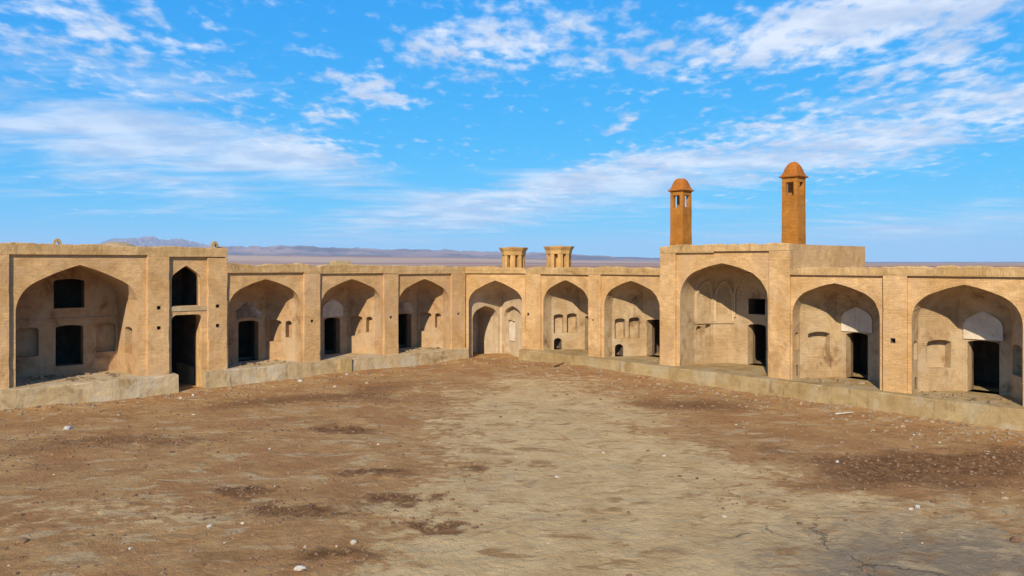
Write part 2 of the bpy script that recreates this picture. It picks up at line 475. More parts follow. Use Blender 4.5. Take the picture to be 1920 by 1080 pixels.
        for i in range(len(pts) - 1):
            p, q = pts[i], pts[i + 1]
            L = math.hypot(q[0] - p[0], q[1] - p[1]); e = ((q[0] - p[0]) / L, (q[1] - p[1]) / L)
            nrm = (-e[1], e[0])               # out of the niche, into the masonry
            def fn(u, z, w=0.0, p=p, e=e, nrm=nrm):
                return (cx + p[0] + e[0] * u + nrm[0] * w, REC + p[1] + e[1] * u + nrm[1] * w, z)
            feats = [f for f in features if f[0] == i]
            flat_back = barrel and abs(e[0]) > 0.9
            if flat_back:
                ww = L / 2; sc = ww / a
                o_ = [(0, zb - .02), (L, zb - .02)] + [(ww + x * sc, zs + z) for x, z in prof] + [(ww - x * sc, zs + z) for x, z in prof[:-1][::-1]]
            else:
                o_ = rect(0, L, zb - .02, zs)
            V.panel(o_, [f[2] for f in feats], fn)
            for f in feats: subs.append((f, fn))
        # the vault above the spring line
        hs = [z for x, z in prof]; wsx = [x / a for x, z in prof]
        ring = []
        for z, w0, jl_, jr_ in zip(hs, wsx, JL, JR):
            row = []
            for x, d in pts:
                w = w0 * (1 + (jl_ if x < 0 else jr_) * max(0, 1 - d / .5))
                if barrel: row.append((cx + x * w, REC + d, zs + z))
                else:
                    dd = d if d <= soff else soff + (d - soff) * w
                    row.append((cx + x * w, REC + dd, zs + z))
            ring.append(row)
        for k in range(len(ring) - 1):
            for i in range(len(pts) - 1):
                if barrel and abs(pts[i + 1][0] - pts[i][0]) > 1.0: continue
                V.quad(ring[k][i], ring[k][i + 1], ring[k + 1][i + 1], ring[k + 1][i])
        vault = V.build('vaulted_niche', mat, s.root)
        for f, fn in subs:
            kind, loop = f[1], f[2]
            m2 = MB()
            if kind == 'door':
                u0 = min(p[0] for p in loop); u1 = max(p[0] for p in loop); zt = max(p[1] for p in loop)
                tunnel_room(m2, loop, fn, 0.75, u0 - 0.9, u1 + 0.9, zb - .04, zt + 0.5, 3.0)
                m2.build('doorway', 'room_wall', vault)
                m3 = MB()      # plastered reveal, 4 mm inside the tunnel
                c_ = ((u0 + u1) / 2, (zb + zt) / 2)
                lp = [(c_[0] + (u - c_[0]) * 0.992, c_[1] + (z - c_[1]) * 0.994) for u, z in loop]
                nn = len(lp)
                for i in range(1, nn):
                    j = (i + 1) % nn
                    m3.quad(fn(*lp[i], -0.004), fn(*lp[i], 0.5), fn(*lp[j], 0.5), fn(*lp[j], -0.004))
                m3.build('door_reveal', mat, vault)
            elif kind == 'niche':
                recess(m2, loop, fn, f[3] if len(f) > 3 else 0.34)
                m2.build('blind_niche', mat, vault)
            elif kind == 'window':
                u0 = min(p[0] for p in loop); u1 = max(p[0] for p in loop); zl = min(p[1] for p in loop); zt = max(p[1] for p in loop)
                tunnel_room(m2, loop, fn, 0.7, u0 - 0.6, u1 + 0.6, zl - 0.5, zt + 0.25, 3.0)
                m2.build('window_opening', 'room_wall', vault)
            elif kind == 'hearth':
                recess(m2, loop, fn, 0.7)
                m2.build('hearth_hole', 'room_wall', vault)
        s.last = (cx, pts, vault)
        return vault

    def facet(s, i, off=0.0):
        cx, pts, vault = s.last
        p, q = pts[i], pts[i + 1]
        L = math.hypot(q[0] - p[0], q[1] - p[1]); e = ((q[0] - p[0]) / L, (q[1] - p[1]) / L); nrm = (-e[1], e[0])
        return (lambda u, z, w=0.0: (cx + p[0] + e[0] * u + nrm[0] * (w + off), REC + p[1] + e[1] * u + nrm[1] * (w + off), z)), L

    def plaster_panel(s, i, loop, hole_loop, mat, name, proud=0.045):
        """skim of plaster standing proud of facet i (outline loop, minus the opening)"""
        fn, L = s.facet(i)
        mb = MB()
        mb.panel(loop, [], lambda u, z: fn(u, z, -proud))
        n = len(loop)
        for k in range(n):
            j = (k + 1) % n
            mb.quad(fn(*loop[k], -proud), fn(*loop[j], -proud), fn(*loop[j], 0.04), fn(*loop[k], 0.04))
        return mb.build(name, mat, s.last[2])

    def body(s, s0, s1, zr, depth=7.7, zlow=-0.4, left=True, right=True, ztop=None):
        """roof, back and end walls"""
        x0, x1 = s.x(s0), s.x(s1)
        n = int((x1 - x0) / 0.5) + 1; mb = MB()
        m_ = 14
        g = [[(x0 + (x1 - x0) * i / n, 0.40 + (depth - 0.40) * j / m_, zr + 0.04 * nz(i * .3 + s0, j * .4)) for j in range(m_ + 1)] for i in range(n + 1)]
        for i in range(n):
            for j in range(m_):
                mb.quad(g[i][j], g[i + 1][j], g[i + 1][j + 1], g[i][j + 1])
        mb.build('roof', 'roof_mud', s.root)
        mb = MB()
        zt = ztop or zr + 0.02
        mb.box(x0, x1, depth - 0.002, depth + 0.5, zlow, zt)
        mb.build('back_wall', 'brick_facade', s.root)
        for ok, xx, w in ((left, x0, 0.4), (right, x1, -0.4)):
            if not ok: continue
            mb = MB()
            xa, xb = min(xx, xx + w), max(xx, xx + w)
            N = 18
            for k in range(N):
                y0 = 0.31 + (depth - 0.32) * k / N; y1 = 0.31 + (depth - 0.32) * (k + 1) / N
                za = zt + (0.03 * nz(y0 * 1.2, s0)) - 0.004; zb_ = zt + (0.03 * nz(y1 * 1.2, s0)) - 0.004
                mb.quad((xa, y0, za), (xb, y0, za), (xb, y1, zb_), (xa, y1, zb_))
                mb.quad((xa, y1, zlow), (xa, y0, zlow), (xa, y0, za), (xa, y1, zb_))
                mb.quad((xb, y0, zlow), (xb, y1, zlow), (xb, y1, zb_), (xb, y0, za))
            mb.build('side_wall', 'brick_facade', s.root)

def half_oct(a, jamb=0.7, back=0.95, depth=2.3): return [(a, 0.0), (a, jamb), (back, depth)]
DIAG = math.hypot(1.0, 1.6)      # length of a slanting facet

# ================================================================== LEFT: tall gate block
gb = Block('gate_block', 'tall two-storey brick block at far left, one wide deep arch and a stair doorway', CL, DL, -20.5)
gb.platform(-27.0, -17.48, mat='platform_render', y0=-0.42)
gb.platform(-16.17, -14.965, mat='platform_render')
gb.pillar(-25.6, -24.26, 6.55, holes=[(-24.75, 3.0, .07)])
gb.pillar(-18.76, -17.75, 6.49, holes=[(-18.24, 4.05, .085), (-18.24, 3.09, .085)], zb=0.80)
gb.pillar(-15.94, -14.96, 6.44, holes=[(-15.46, 4.03, .085), (-15.46, 3.05, .085)])
gb.parapet(-25.6, -18.76, 6.56, 7.06, 7.0, wear=.036)
gb.parapet(-18.76, -14.96, 6.49, 7.0, 6.94, endl=False, wear=.036)
gb.body(-25.6, -14.96, 6.86, right=True, ztop=6.98)
gb.bay(-24.26, -18.76, 6.57, -24.02, -19.09, 4.05, 6.10, [(2.465, 0), (2.25, 3.0)], barrel=True, mat='niche_plaster', features=[
    (0, 'niche', segmental(0.9, 1.9, 1.8, 3.1)),
    (1, 'door', segmental(1.80, 2.98, 1.25, 3.20)),
    (1, 'window', segmental(1.72, 3.02, 4.02, 5.42)),
    (1, 'niche', segmental(0.12, 1.10, 1.80, 3.18)),
    (1, 'niche', segmental(3.55, 4.42, 1.80, 3.22)),
    (2, 'niche', segmental(1.1, 2.1, 1.8, 3.1))])
fn, L_ = gb.facet(1)
mb = MB(); n_ = 12
for i in range(n_):
    u0, u1 = L_ * i / n_, L_ * (i + 1) / n_
    mb.quad(fn(u0, 3.44, -.05), fn(u1, 3.44, -.05), fn(u1, 3.53, -.05), fn(u0, 3.53, -.05))
    mb.quad(fn(u0, 3.53, -.05), fn(u1, 3.53, -.05), fn(u1, 3.53, .02), fn(u0, 3.53, .02))
    mb.quad(fn(u0, 3.44, .02), fn(u1, 3.44, .02), fn(u1, 3.44, -.05), fn(u0, 3.44, -.05))
mb.build('string_course', 'niche_plaster', gb.last[2])
# stair bay: arched window over a tall doorway
x_ = gb.x
win = pointed(x_(-16.93), 0.68, 4.08, 5.36, 0.70)
mb = MB(); mb.panel(rect(x_(-17.75), x_(-15.94), 4.06, 6.5), [win], lambda u, z: (u, .16, z))
wp = mb.build('window_panel', 'brick_facade', gb.root)
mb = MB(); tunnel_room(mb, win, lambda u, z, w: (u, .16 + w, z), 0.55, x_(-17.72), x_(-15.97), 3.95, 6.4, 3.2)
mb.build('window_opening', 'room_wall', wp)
mb = MB()
lp = [(x_(-16.93) + (u - x_(-16.93)) * .99, 4.7 + (z - 4.7) * .995) for u, z in win]
for i in range(len(lp)):
    j = (i + 1) % len(lp)
    mb.quad((lp[i][0], .156, lp[i][1]), (lp[i][0], .5, lp[i][1]), (lp[j][0], .5, lp[j][1]), (lp[j][0], .156, lp[j][1]))
mb.build('window_reveal', 'brick_facade', wp)
mb = MB(); mb.box(x_(-17.75), x_(-15.94), .10, .4, 3.84, 4.06, skip='k'); mb.build('window_sill', 'platform_render', gb.root)
def round_top(u0, u1, z0, z1, r):
    t = [(u1 - r + r * math.cos(k * math.pi / 12), z1 - r + r * math.sin(k * math.pi / 12)) for k in range(7)]
    t += [(u0 + r + r * math.cos(k * math.pi / 12), z1 - r + r * math.sin(k * math.pi / 12)) for k in range(6, 13)]
    return [(u0, z0), (u1, z0)] + t
dl = round_top(x_(-17.62), x_(-16.17), -0.3, 3.66, 0.26)
mb = MB()
o_ = [(x_(-17.75), -.3)] + [dl[0]] + dl[2:][::-1] + [dl[1]] + [(x_(-15.94), -.3), (x_(-15.94), 3.84), (x_(-17.75), 3.84)]
mb.panel(o_, [], lambda u, z: (u, .14, z))
dp = mb.build('door_panel', 'brick_facade', gb.root)
mb = MB(); tunnel_room(mb, dl, lambda u, z, w: (u, .14 + w, z), 1.2, x_(-17.70), x_(-15.98), -.35, 3.8, 4.5)
mb.build('stair_passage', 'room_wall', dp)
mb = MB()
lp = [(x_(-16.9) + (u - x_(-16.9)) * .992, z if z < 0 else z - .006) for u, z in dl]
for i in range(1, len(lp)):
    j = (i + 1) % len(lp)
    mb.quad((lp[i][0], .136, lp[i][1]), (lp[i][0], 1.0, lp[i][1]), (lp[j][0], 1.0, lp[j][1]), (lp[j][0], .136, lp[j][1]))
mb.build('door_reveal', 'brick_facade', dp)

# ================================================================== LEFT: three-bay arcade
la = Block('arcade_wing', 'low brick arcade of three pointed arches between the gate block and the corner', CL, DL, -7.5)
la.platform(-14.96, 0.0)
la.pillar(-10.85, -9.89, 5.66, holes=[(-10.39, 3.03, .07)])
la.pillar(-5.90, -4.91, 5.59, holes=[(-5.44, 3.01, .07)])
la.pillar(-1.07, 0.0, 5.53, holes=[(-0.56, 3.0, .07)])
la.parapet(-14.955, -10.85, 5.68, 6.15, 6.09); la.parapet(-10.85, -5.90, 5.60, 6.09, 6.02, endl=False); la.parapet(-5.90, 0.0, 5.53, 6.02, 5.95, endl=False)
la.body(-14.955, 0.0, 5.78, left=False, right=False)
def right_niches():
    return [(3, 'niche', segmental(0.12, 1.02, 1.85, 3.05)), (3, 'niche', segmental(1.28, 1.68, 2.1, 3.02))]
bm_ = 'niche_plaster'
la.bay(-14.95, -10.85, 5.69, -14.88, -10.98, 3.80, 5.34, half_oct(1.95), mat=bm_, features=[
    (2, 'door', segmental(0.38, 1.50, FLOOR, 3.05)), (1, 'niche', segmental(0.7, 1.6, 1.8, 3.0))] + right_niches())
la.plaster_panel(2, [(0.30, 3.12), (0.62, 3.20), (0.95, 3.22), (1.30, 3.18), (1.62, 3.10), (1.66, 3.45), (1.35, 3.66), (1.22, 3.98), (0.86, 4.08), (0.62, 3.80), (0.34, 3.62)], None, 'broken_plaster', 'broken_plaster_patch', 0.06)
la.bay(-9.89, -5.90, 5.61, -9.81, -6.01, 3.76, 5.28, half_oct(1.90), mat=bm_, features=[
    (2, 'door', segmental(0.42, 1.42, FLOOR, 2.98)), (1, 'niche', segmental(0.7, 1.6, 1.8, 3.0))] + right_niches())
def lunette(b, c, hw, z0, zs, h): 
    lp = [p for p in pointed(c, hw, z0, zs, h)]
    return b.plaster_panel(2, lp, None, 'white_plaster', 'plaster_lunette', 0.06)
lunette(la, 0.93, 0.66, 3.03, 3.46, 0.62)
la.bay(-4.91, -1.07, 5.54, -4.85, -1.15, 3.70, 5.22, half_oct(1.85), mat=bm_, features=[
    (2, 'door', segmental(0.38, 1.5, FLOOR, 3.0)), (1, 'niche', segmental(0.7, 1.6, 1.8, 3.0))] + right_niches())
la.plaster_panel(2, [(0.2, 3.06), (1.7, 3.06), (1.66, 3.5), (1.2, 3.72), (0.6, 3.70), (0.24, 3.5)], None, 'broken_plaster', 'broken_plaster_patch', 0.05)
mb = MB(); mb.box(la.x(-8.95), la.x(-8.25), -0.50, -0.30, -0.3, 0.90); mb.build('repaired_block', 'platform_patch', la.root)

# ================================================================== CORNER bay
dC = (CR - CL); wC = dC.length; dC.normalize()
cb = Block('corner_bay', 'narrow corner bay with its arch open to the ground between the two arcades', CL, dC, wC / 2)
h_ = wC / 2
cb.bay(0.0, wC, 5.52, 0.17, wC - 0.17, 3.62, 5.09, [(h_ - .17, 0), (h_ - .17, .55), (0.06, 2.55)], zb=0.0, mat='corner_plaster', features=[
    (1, 'niche', pointed(1.30, 1.10, 0.02, 2.55, 0.85), 2.0),
    (3, 'niche', pointed(1.33, 1.10, 0.30, 2.55, 0.85), 0.30)])
fn, L_ = cb.facet(3)
mb = MB(); lp = segmental(0.55, 1.15, 1.1, 2.45, .15)
mb.panel(lp, [], lambda u, z: fn(u, z, .29 - .05)); 
for k in range(len(lp)):
    j = (k + 1) % len(lp); mb.quad(fn(*lp[k], .24), fn(*lp[j], .24), fn(*lp[j], .31), fn(*lp[k], .31))
mb.build('niche_back', 'white_plaster', cb.last[2])
mb = MB()
for i in range(12):
    t0, t1 = math.pi * i / 12, math.pi * (i + 1) / 12
    pts_ = [(0.85 + .36 * math.cos(t), 2.40 + .17 * math.sin(t)) for t in (t0, t1)]
    mb.quad(fn(*pts_[0], .14), fn(*pts_[1], .14), fn(*pts_[1], .30), fn(*pts_[0], .30))
    inn = [(0.85 + .30 * math.cos(t), 2.36 + .10 * math.sin(t)) for t in (t0, t1)]
    mb.quad(fn(*inn[0], .14), fn(*pts_[0], .14), fn(*pts_[1], .14), fn(*inn[1], .14))
    mb.quad(fn(*inn[1], .14), fn(*inn[1], .30), fn(*inn[0], .30), fn(*inn[0], .14))
mb.build('niche_hood', 'corner_plaster', cb.last[2])
for i in (3, 0, 4):
    fn, L_ = cb.facet(i); mb = MB(); n_ = 10
    tops = [.78 + .10 * nz(k * .8 + i, 3.3) for k in range(n_ + 1)]
    for k in range(n_):
        a_, b_ = L_ * k / n_, L_ * (k + 1) / n_
        if i == 3: a_, b_ = a_ * .10 + L_ * .0, b_ * .10
        mb.quad(fn(a_, -.1, -.012), fn(b_, -.1, -.012), fn(b_, tops[k + 1], -.008), fn(a_, tops[k], -.008))
    mb.build('damp_dado', 'platform_patch', cb.last[2])
cb.parapet(0.0, wC, 5.53, 5.95, 5.93, endl=False, endr=False)
mb = MB()
g = [[(-7.5 + 15 * i / 12, .41 + 11 * j / 10, 5.79 + .03 * nz(i * .7, j * .7)) for j in range(11)] for i in range(13)]
for i in range(12):
    for j in range(10):
        # keep the fan behind the two ranges' own roofs
        if abs(g[i][j][0]) < 2.2 + g[i][j][1] * 1.05: mb.quad(g[i][j], g[i + 1][j], g[i + 1][j + 1], g[i][j + 1])
mb.build('roof', 'roof_mud', cb.root)
mb = MB()
mb.box(-9, 9, 11.5, 12, -.4, 5.8); mb.build('back_wall', 'brick_facade', cb.root)

# ================================================================== RIGHT: two-bay arcade next to the corner
ra = Block('arcade_wing', 'low brick arcade of two pointed arches between the corner and the towered portal', CR, DR, 5.2)
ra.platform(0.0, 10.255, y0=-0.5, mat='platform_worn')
ra.pillar(0.0, 1.34, 5.50, holes=[(0.30, 3.0, .09)])
ra.pillar(5.24, 6.14, 5.53, holes=[(5.62, 2.93, .05)])
ra.parapet(0.0, 5.24, 5.50, 5.92, 5.94, endl=False); ra.parapet(5.24, 10.255, 5.54, 5.94, 5.95, endl=False)
ra.body(0.0, 10.255, 5.78, left=False, right=False)
def left_pair(h): return [(1, 'niche', segmental(0.15, 0.78, 1.85, 3.02)), (1, 'niche', segmental(1.0, 1.66, 1.85, 3.06)),
                          (1, 'hearth', segmental(0.16, 0.66, FLOOR, 1.55, .2))]
ra.bay(1.34, 5.24, 5.51, 1.50, 5.20, 3.68, 5.17, half_oct(1.85), mat='niche_brick', features=[
    (2, 'door', segmental(0.42, 1.46, FLOOR, 2.95)), (3, 'niche', segmental(0.4, 1.3, 1.8, 3.0))] + left_pair(0))
ra.bay(6.14, 10.255, 5.55, 6.34, 10.16, 3.72, 5.21, half_oct(1.91), mat='niche_brick', features=[
    (2, 'door', segmental(0.25, 1.70, FLOOR, 2.98)), (3, 'niche', segmental(0.4, 1.3, 1.8, 3.0))] + left_pair(0))

# ================================================================== RIGHT: towered portal block
pb = Block('portal_block', 'tall brick portal block with one broad arch below the two slender towers', CR, DR, 13.9)
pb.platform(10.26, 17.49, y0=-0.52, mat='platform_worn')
pb.pillar(10.26, 11.22, 6.69)
pb.pillar(16.46, 17.49, 6.75)
pb.parapet(10.26, 13.5, 6.70, 7.08, 7.09, wear=.042); pb.parapet(13.5, 17.49, 6.76, 7.09, 7.13, endl=False, wear=.042)
pb.body(10.26, 17.49, 6.80, ztop=7.06)
prof_P = [(2.46, 0), (2.46, 1.3), (2.08, 2.5), (1.3, 3.25)]
Lb = 2.6
pb.bay(11.22, 16.46, 6.77, 11.43, 16.35, 4.35, 6.17, prof_P, soff=1.0, mat='niche_brick', features=[
    (1, 'niche', segmental(0.12, 0.48, 1.75, 2.85, .12), .2), (1, 'niche', segmental(0.72, 1.10, 1.75, 2.92, .12), .2),
    (3, 'door', segmental(0.82, 1.86, FLOOR, 3.0)), (3, 'window', rect(0.86, 1.82, 3.5, 4.32)),
    (5, 'niche', segmental(0.3, 0.9, 1.75, 2.9, .12), .2)])
for i in (1, 2, 4, 5):
    fn, L_ = pb.facet(i); mb = MB()
    for a, b_, c, d in ((-.07, 2.96, -.07, 3.04), (-.07, 3.04, .02, 3.04), (.02, 2.96, -.07, 2.96)):
        mb.quad(fn(0, b_, a), fn(L_, b_, a), fn(L_, d, c), fn(0, d, c))
    mb.build('string_course', 'niche_brick', pb.last[2])
# plaster rib arches on the facets of the vault
cx, pts, vt = pb.last
prof = arch_half(2.46, 1.82); PZ = [z for x, z in prof]; PW = [x / 2.46 for x, z in prof]
def on_vault(i, tt, z, w_=0.0):
    w = 1.0 if z <= 4.35 else float(np.interp(z - 4.35, PZ, PW))
    p, q = pts[i], pts[i + 1]; x = p[0] + (q[0] - p[0]) * tt; d = p[1] + (q[1] - p[1]) * tt
    L = math.hypot(q[0] - p[0], q[1] - p[1]); nx, ny = (q[1] - p[1]) / L, -(q[0] - p[0]) / L      # towards the niche
    dd = d if d <= 1.0 else 1.0 + (d - 1.0) * w
    return Vector((cx + x * w + nx * w_, REC + dd + ny * w_, z - .5 * w_ * (1 - w)))
for i in (1, 2, 3, 4, 5):
    zb_, zsp, zap = (3.06, 4.15, 5.20) if i != 3 else (3.3, 4.5, 5.62)
    L = math.hypot(pts[i + 1][0] - pts[i][0], pts[i + 1][1] - pts[i][1]); m_ = .075 / L * 1.0
    half_ = arch_half(.5 - m_, zap - zsp, n=8) if False else None
    path = [(m_, zb_), (m_, (zb_ + zsp) / 2), (m_, zsp)]
    for k in range(1, 13):
        a = k / 12; path.append((m_ + (.5 - m_) * (1 - math.cos(a * math.pi / 2)) ** .85, zsp + (zap - zsp) * math.sin(a * math.pi / 2) ** .95))
    path += [(1 - u_, z_) for u_, z_ in path[::-1][1:]]
    mb = MB(); hw = .055 / L; prev = None
    for k, (u_, z_) in enumerate(path):
        k0, k1 = max(0, k - 1), min(len(path) - 1, k + 1)
        du, dz_ = (path[k1][0] - path[k0][0]) * L, path[k1][1] - path[k0][1]; ln = math.hypot(du, dz_); nu, nzv = -dz_ / ln, du / ln
        cur = [on_vault(i, u_ + nu * s_ * .06 / L, z_ + nzv * s_ * .06, o_) for s_, o_ in ((-1, -.03), (-1, .085), (1, .085), (1, -.03))]
        if prev:
            for q in range(3): mb.quad(prev[q], prev[q + 1], cur[q + 1], cur[q])
        prev = cur
    mb.build('vault_rib', 'rib_plaster', vt)

# ================================================================== RIGHT: two-bay arcade near the camera
rb = Block('arcade_wing', 'low brick arcade of two broad pointed arches at the right edge, past the towered portal', CR, DR, 22.6)
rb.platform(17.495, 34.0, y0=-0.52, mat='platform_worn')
rb.pillar(21.63, 22.58, 5.66, holes=[(22.04, 2.97, .1)])
rb.pillar(26.87, 34.0, 5.67)
rb.parapet(17.495, 21.63, 5.65, 6.0, 6.04, wear=.042); rb.parapet(21.63, 34.0, 5.665, 6.04, 6.10, endl=False, wear=.042)
rb.body(17.495, 34.0, 5.80, left=False)
def left_single(): return [(1, 'niche', segmental(0.42, 1.55, 1.80, 2.98)), (0, 'niche', segmental(0.22, 0.58, 2.2, 2.98), .15),
                           (0, 'hearth', segmental(0.30, 0.52, 1.0, 1.5, .1)), (3, 'niche', segmental(0.25, 1.25, 1.75, 2.98))]
rb.bay(17.495, 21.63, 5.66, 17.57, 21.46, 3.82, 5.30, half_oct(1.945), mat='niche_brick', features=left_single() + [(2, 'door', segmental(0.45, 1.45, FLOOR, 2.98))])
lunette(rb, 0.95, 0.70, 3.02, 3.55, 0.62)
rb.bay(22.58, 26.87, 5.67, 22.73, 26.63, 3.84, 5.34, half_oct(1.95), mat='niche_brick', features=left_single() + [(2, 'door', segmental(0.36, 1.52, FLOOR, 3.0))])
lunette(rb, 0.94, 0.72, 3.04, 3.55, 0.66)

# ================================================================== towers on the portal
def square_ring(half, z, round_=0.0, n=6):
    """ring of points: square, or rounded towards a circle"""
    out = []
    for k in range(4 * n):
        t = k / (4 * n) * 2 * math.pi + math.pi / 4
        c, s_ = math.cos(t), math.sin(t)
        q = half / max(abs(c), abs(s_))
        r_ = q * (1 - round_) + half * 1.06 * round_
        out.append((r_ * c, r_ * s_, z))
    return out
def tower(loc, rz, zb, h, label, hs=0.40, top_cut=0.0):
    root = empty('roof_tower', (loc[0], loc[1], zb), rz); tag(root, label, 'tower', 'slender mud towers on the portal')
    win0, win1 = h - 1.52, h - 0.90       # window band
    body = MB()
    n = 12
    tw = [0.03 * nz(k * .5 + loc[0], 2) for k in range(n + 1)]
    rows = []
    for k in range(n + 1):
        z = win0 * k / n; f = hs * (1.0 - 0.02 * k / n) + 0.012 * nz(k * .9, loc[0])
        rows.append([(f, f, z), (-f, f, z), (-f, -f, z), (f, -f, z)])
    for k in range(n):
        for q in range(4): body.quad(rows[k][q], rows[k][(q + 1) % 4], rows[k + 1][(q + 1) % 4], rows[k + 1][q])
    e = hs * .98
    body.add([(e, e, win0), (-e, e, win0), (-e, -e, win0), (e, -e, win0)], [(0, 1, 2, 3)])
    body.build('shaft', 'tower_render', root)
    w = e * 0.50
    for sx in (-1, 1):
        for sy in (-1, 1):
            m2 = MB(); xs = sorted((sx * w, sx * e)); ys = sorted((sy * w, sy * e))
            m2.box(xs[0], xs[1], ys[0], ys[1], win0 + .002, win1, skip='bt'); m2.build('lantern_pier', 'tower_render', root)
    m2 = MB(); m2.box(-e, e, -e, e, win1 + .002, h - 0.70); m2.build('lintel', 'tower_render', root)
    cr = MB()
    prof_ = [(e + .01, h - .70), (hs + .08, h - .67), (hs + .10, h - .63), (hs + .02, h - .58), (hs * .95, h - .46), (hs * .86, h - .28), (hs * .70, h - .11), (hs * .48, h + .01 - top_cut * .4), (hs * .22, h + .07 - top_cut * 1.3)]
    rg = [square_ring(r_, z, min(1.0, max(0, (i - 3)) / 4.5)) for i, (r_, z) in enumerate(prof_)]
    m = len(rg[0])
    for i in range(3):
        for k in range(m): cr.quad(rg[i][k], rg[i][(k + 1) % m], rg[i + 1][(k + 1) % m], rg[i + 1][k])
    cr.build('eave', 'dome_render', root)
    dm = MB()
    for i in range(3, len(rg) - 1):
        for k in range(m): dm.quad(rg[i][k], rg[i][(k + 1) % m], rg[i + 1][(k + 1) % m], rg[i + 1][k])
    dm.add(rg[-1], [tuple(range(m))])
    dm.build('dome', 'dome_render', root)
    return root
def on_wing(C, D, s_, d): 
    n = Vector((-D.y, D.x, 0)); p = C + D * s_ + n * d; return (p.x, p.y)
rzR = math.atan2(DR.y, DR.x); rzL = math.atan2(DL.y, DL.x)
tower(on_wing(CR, DR, 11.15, .62), rzR, 6.82, 3.78, 'left of the two slender square mud towers, its lantern windows showing sky', top_cut=0.06)
tower(on_wing(CR, DR, 17.08, 1.2), rzR, 6.82, 4.06, 'right and taller-looking of the two slender mud towers, at the portal corner')

# ================================================================== octagonal roof vents
def vent(loc, zb, h, label, r0=0.80, rot=0.0):
    root = empty('roof_vent', (loc[0], loc[1], zb), rot); tag(root, label, 'vent', 'roof vents behind the corner bay')
    ang = [math.pi / 4 * k for k in range(8)]
    def ring(r_, z): return [(r_ * math.sin(a), -r_ * math.cos(a), z) for a in ang]
    band = h - 0.52
    m1 = MB(); a, b_ = ring(r0 + .03, 0), ring(r0, 0.12)
    for k in range(8): m1.quad(a[k], a[(k + 1) % 8], b_[(k + 1) % 8], b_[k])
    m1.add(b_, [tuple(range(8))]); m1.build('base', 'vent_render', root)
    for k in range(8):                       # a pier at every corner, openings between
        m2 = MB()
        A = Vector(ring(r0, 0)[k]); Bn = Vector(ring(r0, 0)[(k + 1) % 8]); Pp = Vector(ring(r0, 0)[k - 1])
        e1 = A + (Bn - A) * .30; e0 = A + (Pp - A) * .30
        inn = [v * 0.62 for v in (e0, A, e1)]
        o_ = [e0, A, e1]
        for z0, z1 in ((.122, band),):
            lo = [Vector((v.x, v.y, z0)) for v in o_ + inn[::-1]]; hi = [Vector((v.x, v.y, z1)) for v in o_ + inn[::-1]]
            for q in range(6): m2.quad(lo[q], lo[(q + 1) % 6], hi[(q + 1) % 6], hi[q])
        m2.build('pier', 'vent_render', root)
    m4 = MB(); c0, c1 = ring(r0 * .50, .12), ring(r0 * .50, band)
    for k in range(8): m4.quad(c0[k], c0[(k + 1) % 8], c1[(k + 1) % 8], c1[k])
    m4.build('inner_shaft', 'vent_render', root)
    m3 = MB(); rr = [ring(r0 * .98, band), ring(r0 + .03, band + .02), ring(r0 + .06, band + .24), ring(r0 + .20, h - .06), ring(r0 + .21, h), ring(.1, h + .05)]
    for i in range(len(rr) - 1):
        for k in range(8): m3.quad(rr[i][k], rr[i][(k + 1) % 8], rr[i + 1][(k + 1) % 8], rr[i + 1][k])
    m3.add(rr[0][::-1], [tuple(range(8))]); m3.build('flared_cap', 'vent_render', root)
vent((0.10, 52.0), 5.77, 1.44, 'left roof vent with flared octagonal cap above the corner bay', .78, R(-4))
vent((3.15, 52.0), 5.77, 1.52, 'right roof vent with flared octagonal cap, beside a matching one near the corner', .84, R(4))

# ================================================================== small things on the roofs
def finial(s_, label):
    x, y = on_wing(CL, DL, s_, .22)
    root = empty('roof_stub', (x, y, 6.985), rzL); tag(root, label, 'brick stub', 'brick stubs on the gate block parapet')
    mb = MB(); lp = [(-.17, 0), (-.08, 0), (-.07, .10), (0, .15), (.07, .10), (.08, 0), (.17, 0), (.15, .16), (.07, .27), (-.03, .29), (-.13, .2)]
    mb.panel(lp, [], lambda u, z: (u, -.14, z)); mb.panel(lp[::-1], [], lambda u, z: (u, .14, z))
    for k in range(len(lp)):
        j = (k + 1) % len(lp); mb.quad((lp[k][0], -.14, lp[k][1]), (lp[k][0], .14, lp[k][1]), (lp[j][0], .14, lp[j][1]), (lp[j][0], -.14, lp[j][1]))
    mb.build('arched_brick', 'roof_mud', root)
finial(-22.45, 'small arched brick stub on the parapet above the wide left arch')
finial(-15.55, 'small arched brick stub on the parapet at the right end of the gate block')
def mound(C, D, s_, d, zb, rx, ry, h, par, name='roof_mound'):
    n1_, n2_ = 18, 6; v = []; f = []
    cx, cy = par.x(s_), d
    for j in range(n2_):
        t = j / (n2_ - 1) * math.pi / 2
        for k in range(n1_):
            a = 2 * math.pi * k / n1_; q = 1 + .10 * nz(k * .8 + s_, j)
            v.append((cx + rx * math.cos(t) * math.cos(a) * q, cy + ry * math.cos(t) * math.sin(a) * q, zb + h * math.sin(t)))
    for j in range(n2_ - 1):
        for k in range(n1_): f.append((j * n1_ + k, j * n1_ + (k + 1) % n1_, (j + 1) * n1_ + (k + 1) % n1_, (j + 1) * n1_ + k))
    return mesh_obj(name, v, f, 'roof_mud', par.root, smooth=True)
mound(CL, DL, -19.1, 4.2, 6.70, 1.15, 1.1, 0.56, gb)
mound(CL, DL, -21.0, 4.6, 6.75, 1.6, 1.1, 0.36, gb)
mound(CL, DL, -10.0, 2.6, 5.72, .55, .5, .50, la)
mb = MB(); mb.box(la.x(-7.75), la.x(-6.8), 2.3, 3.1, 5.7, 6.32); mb.build('chimney_stub', 'roof_mud', la.root)

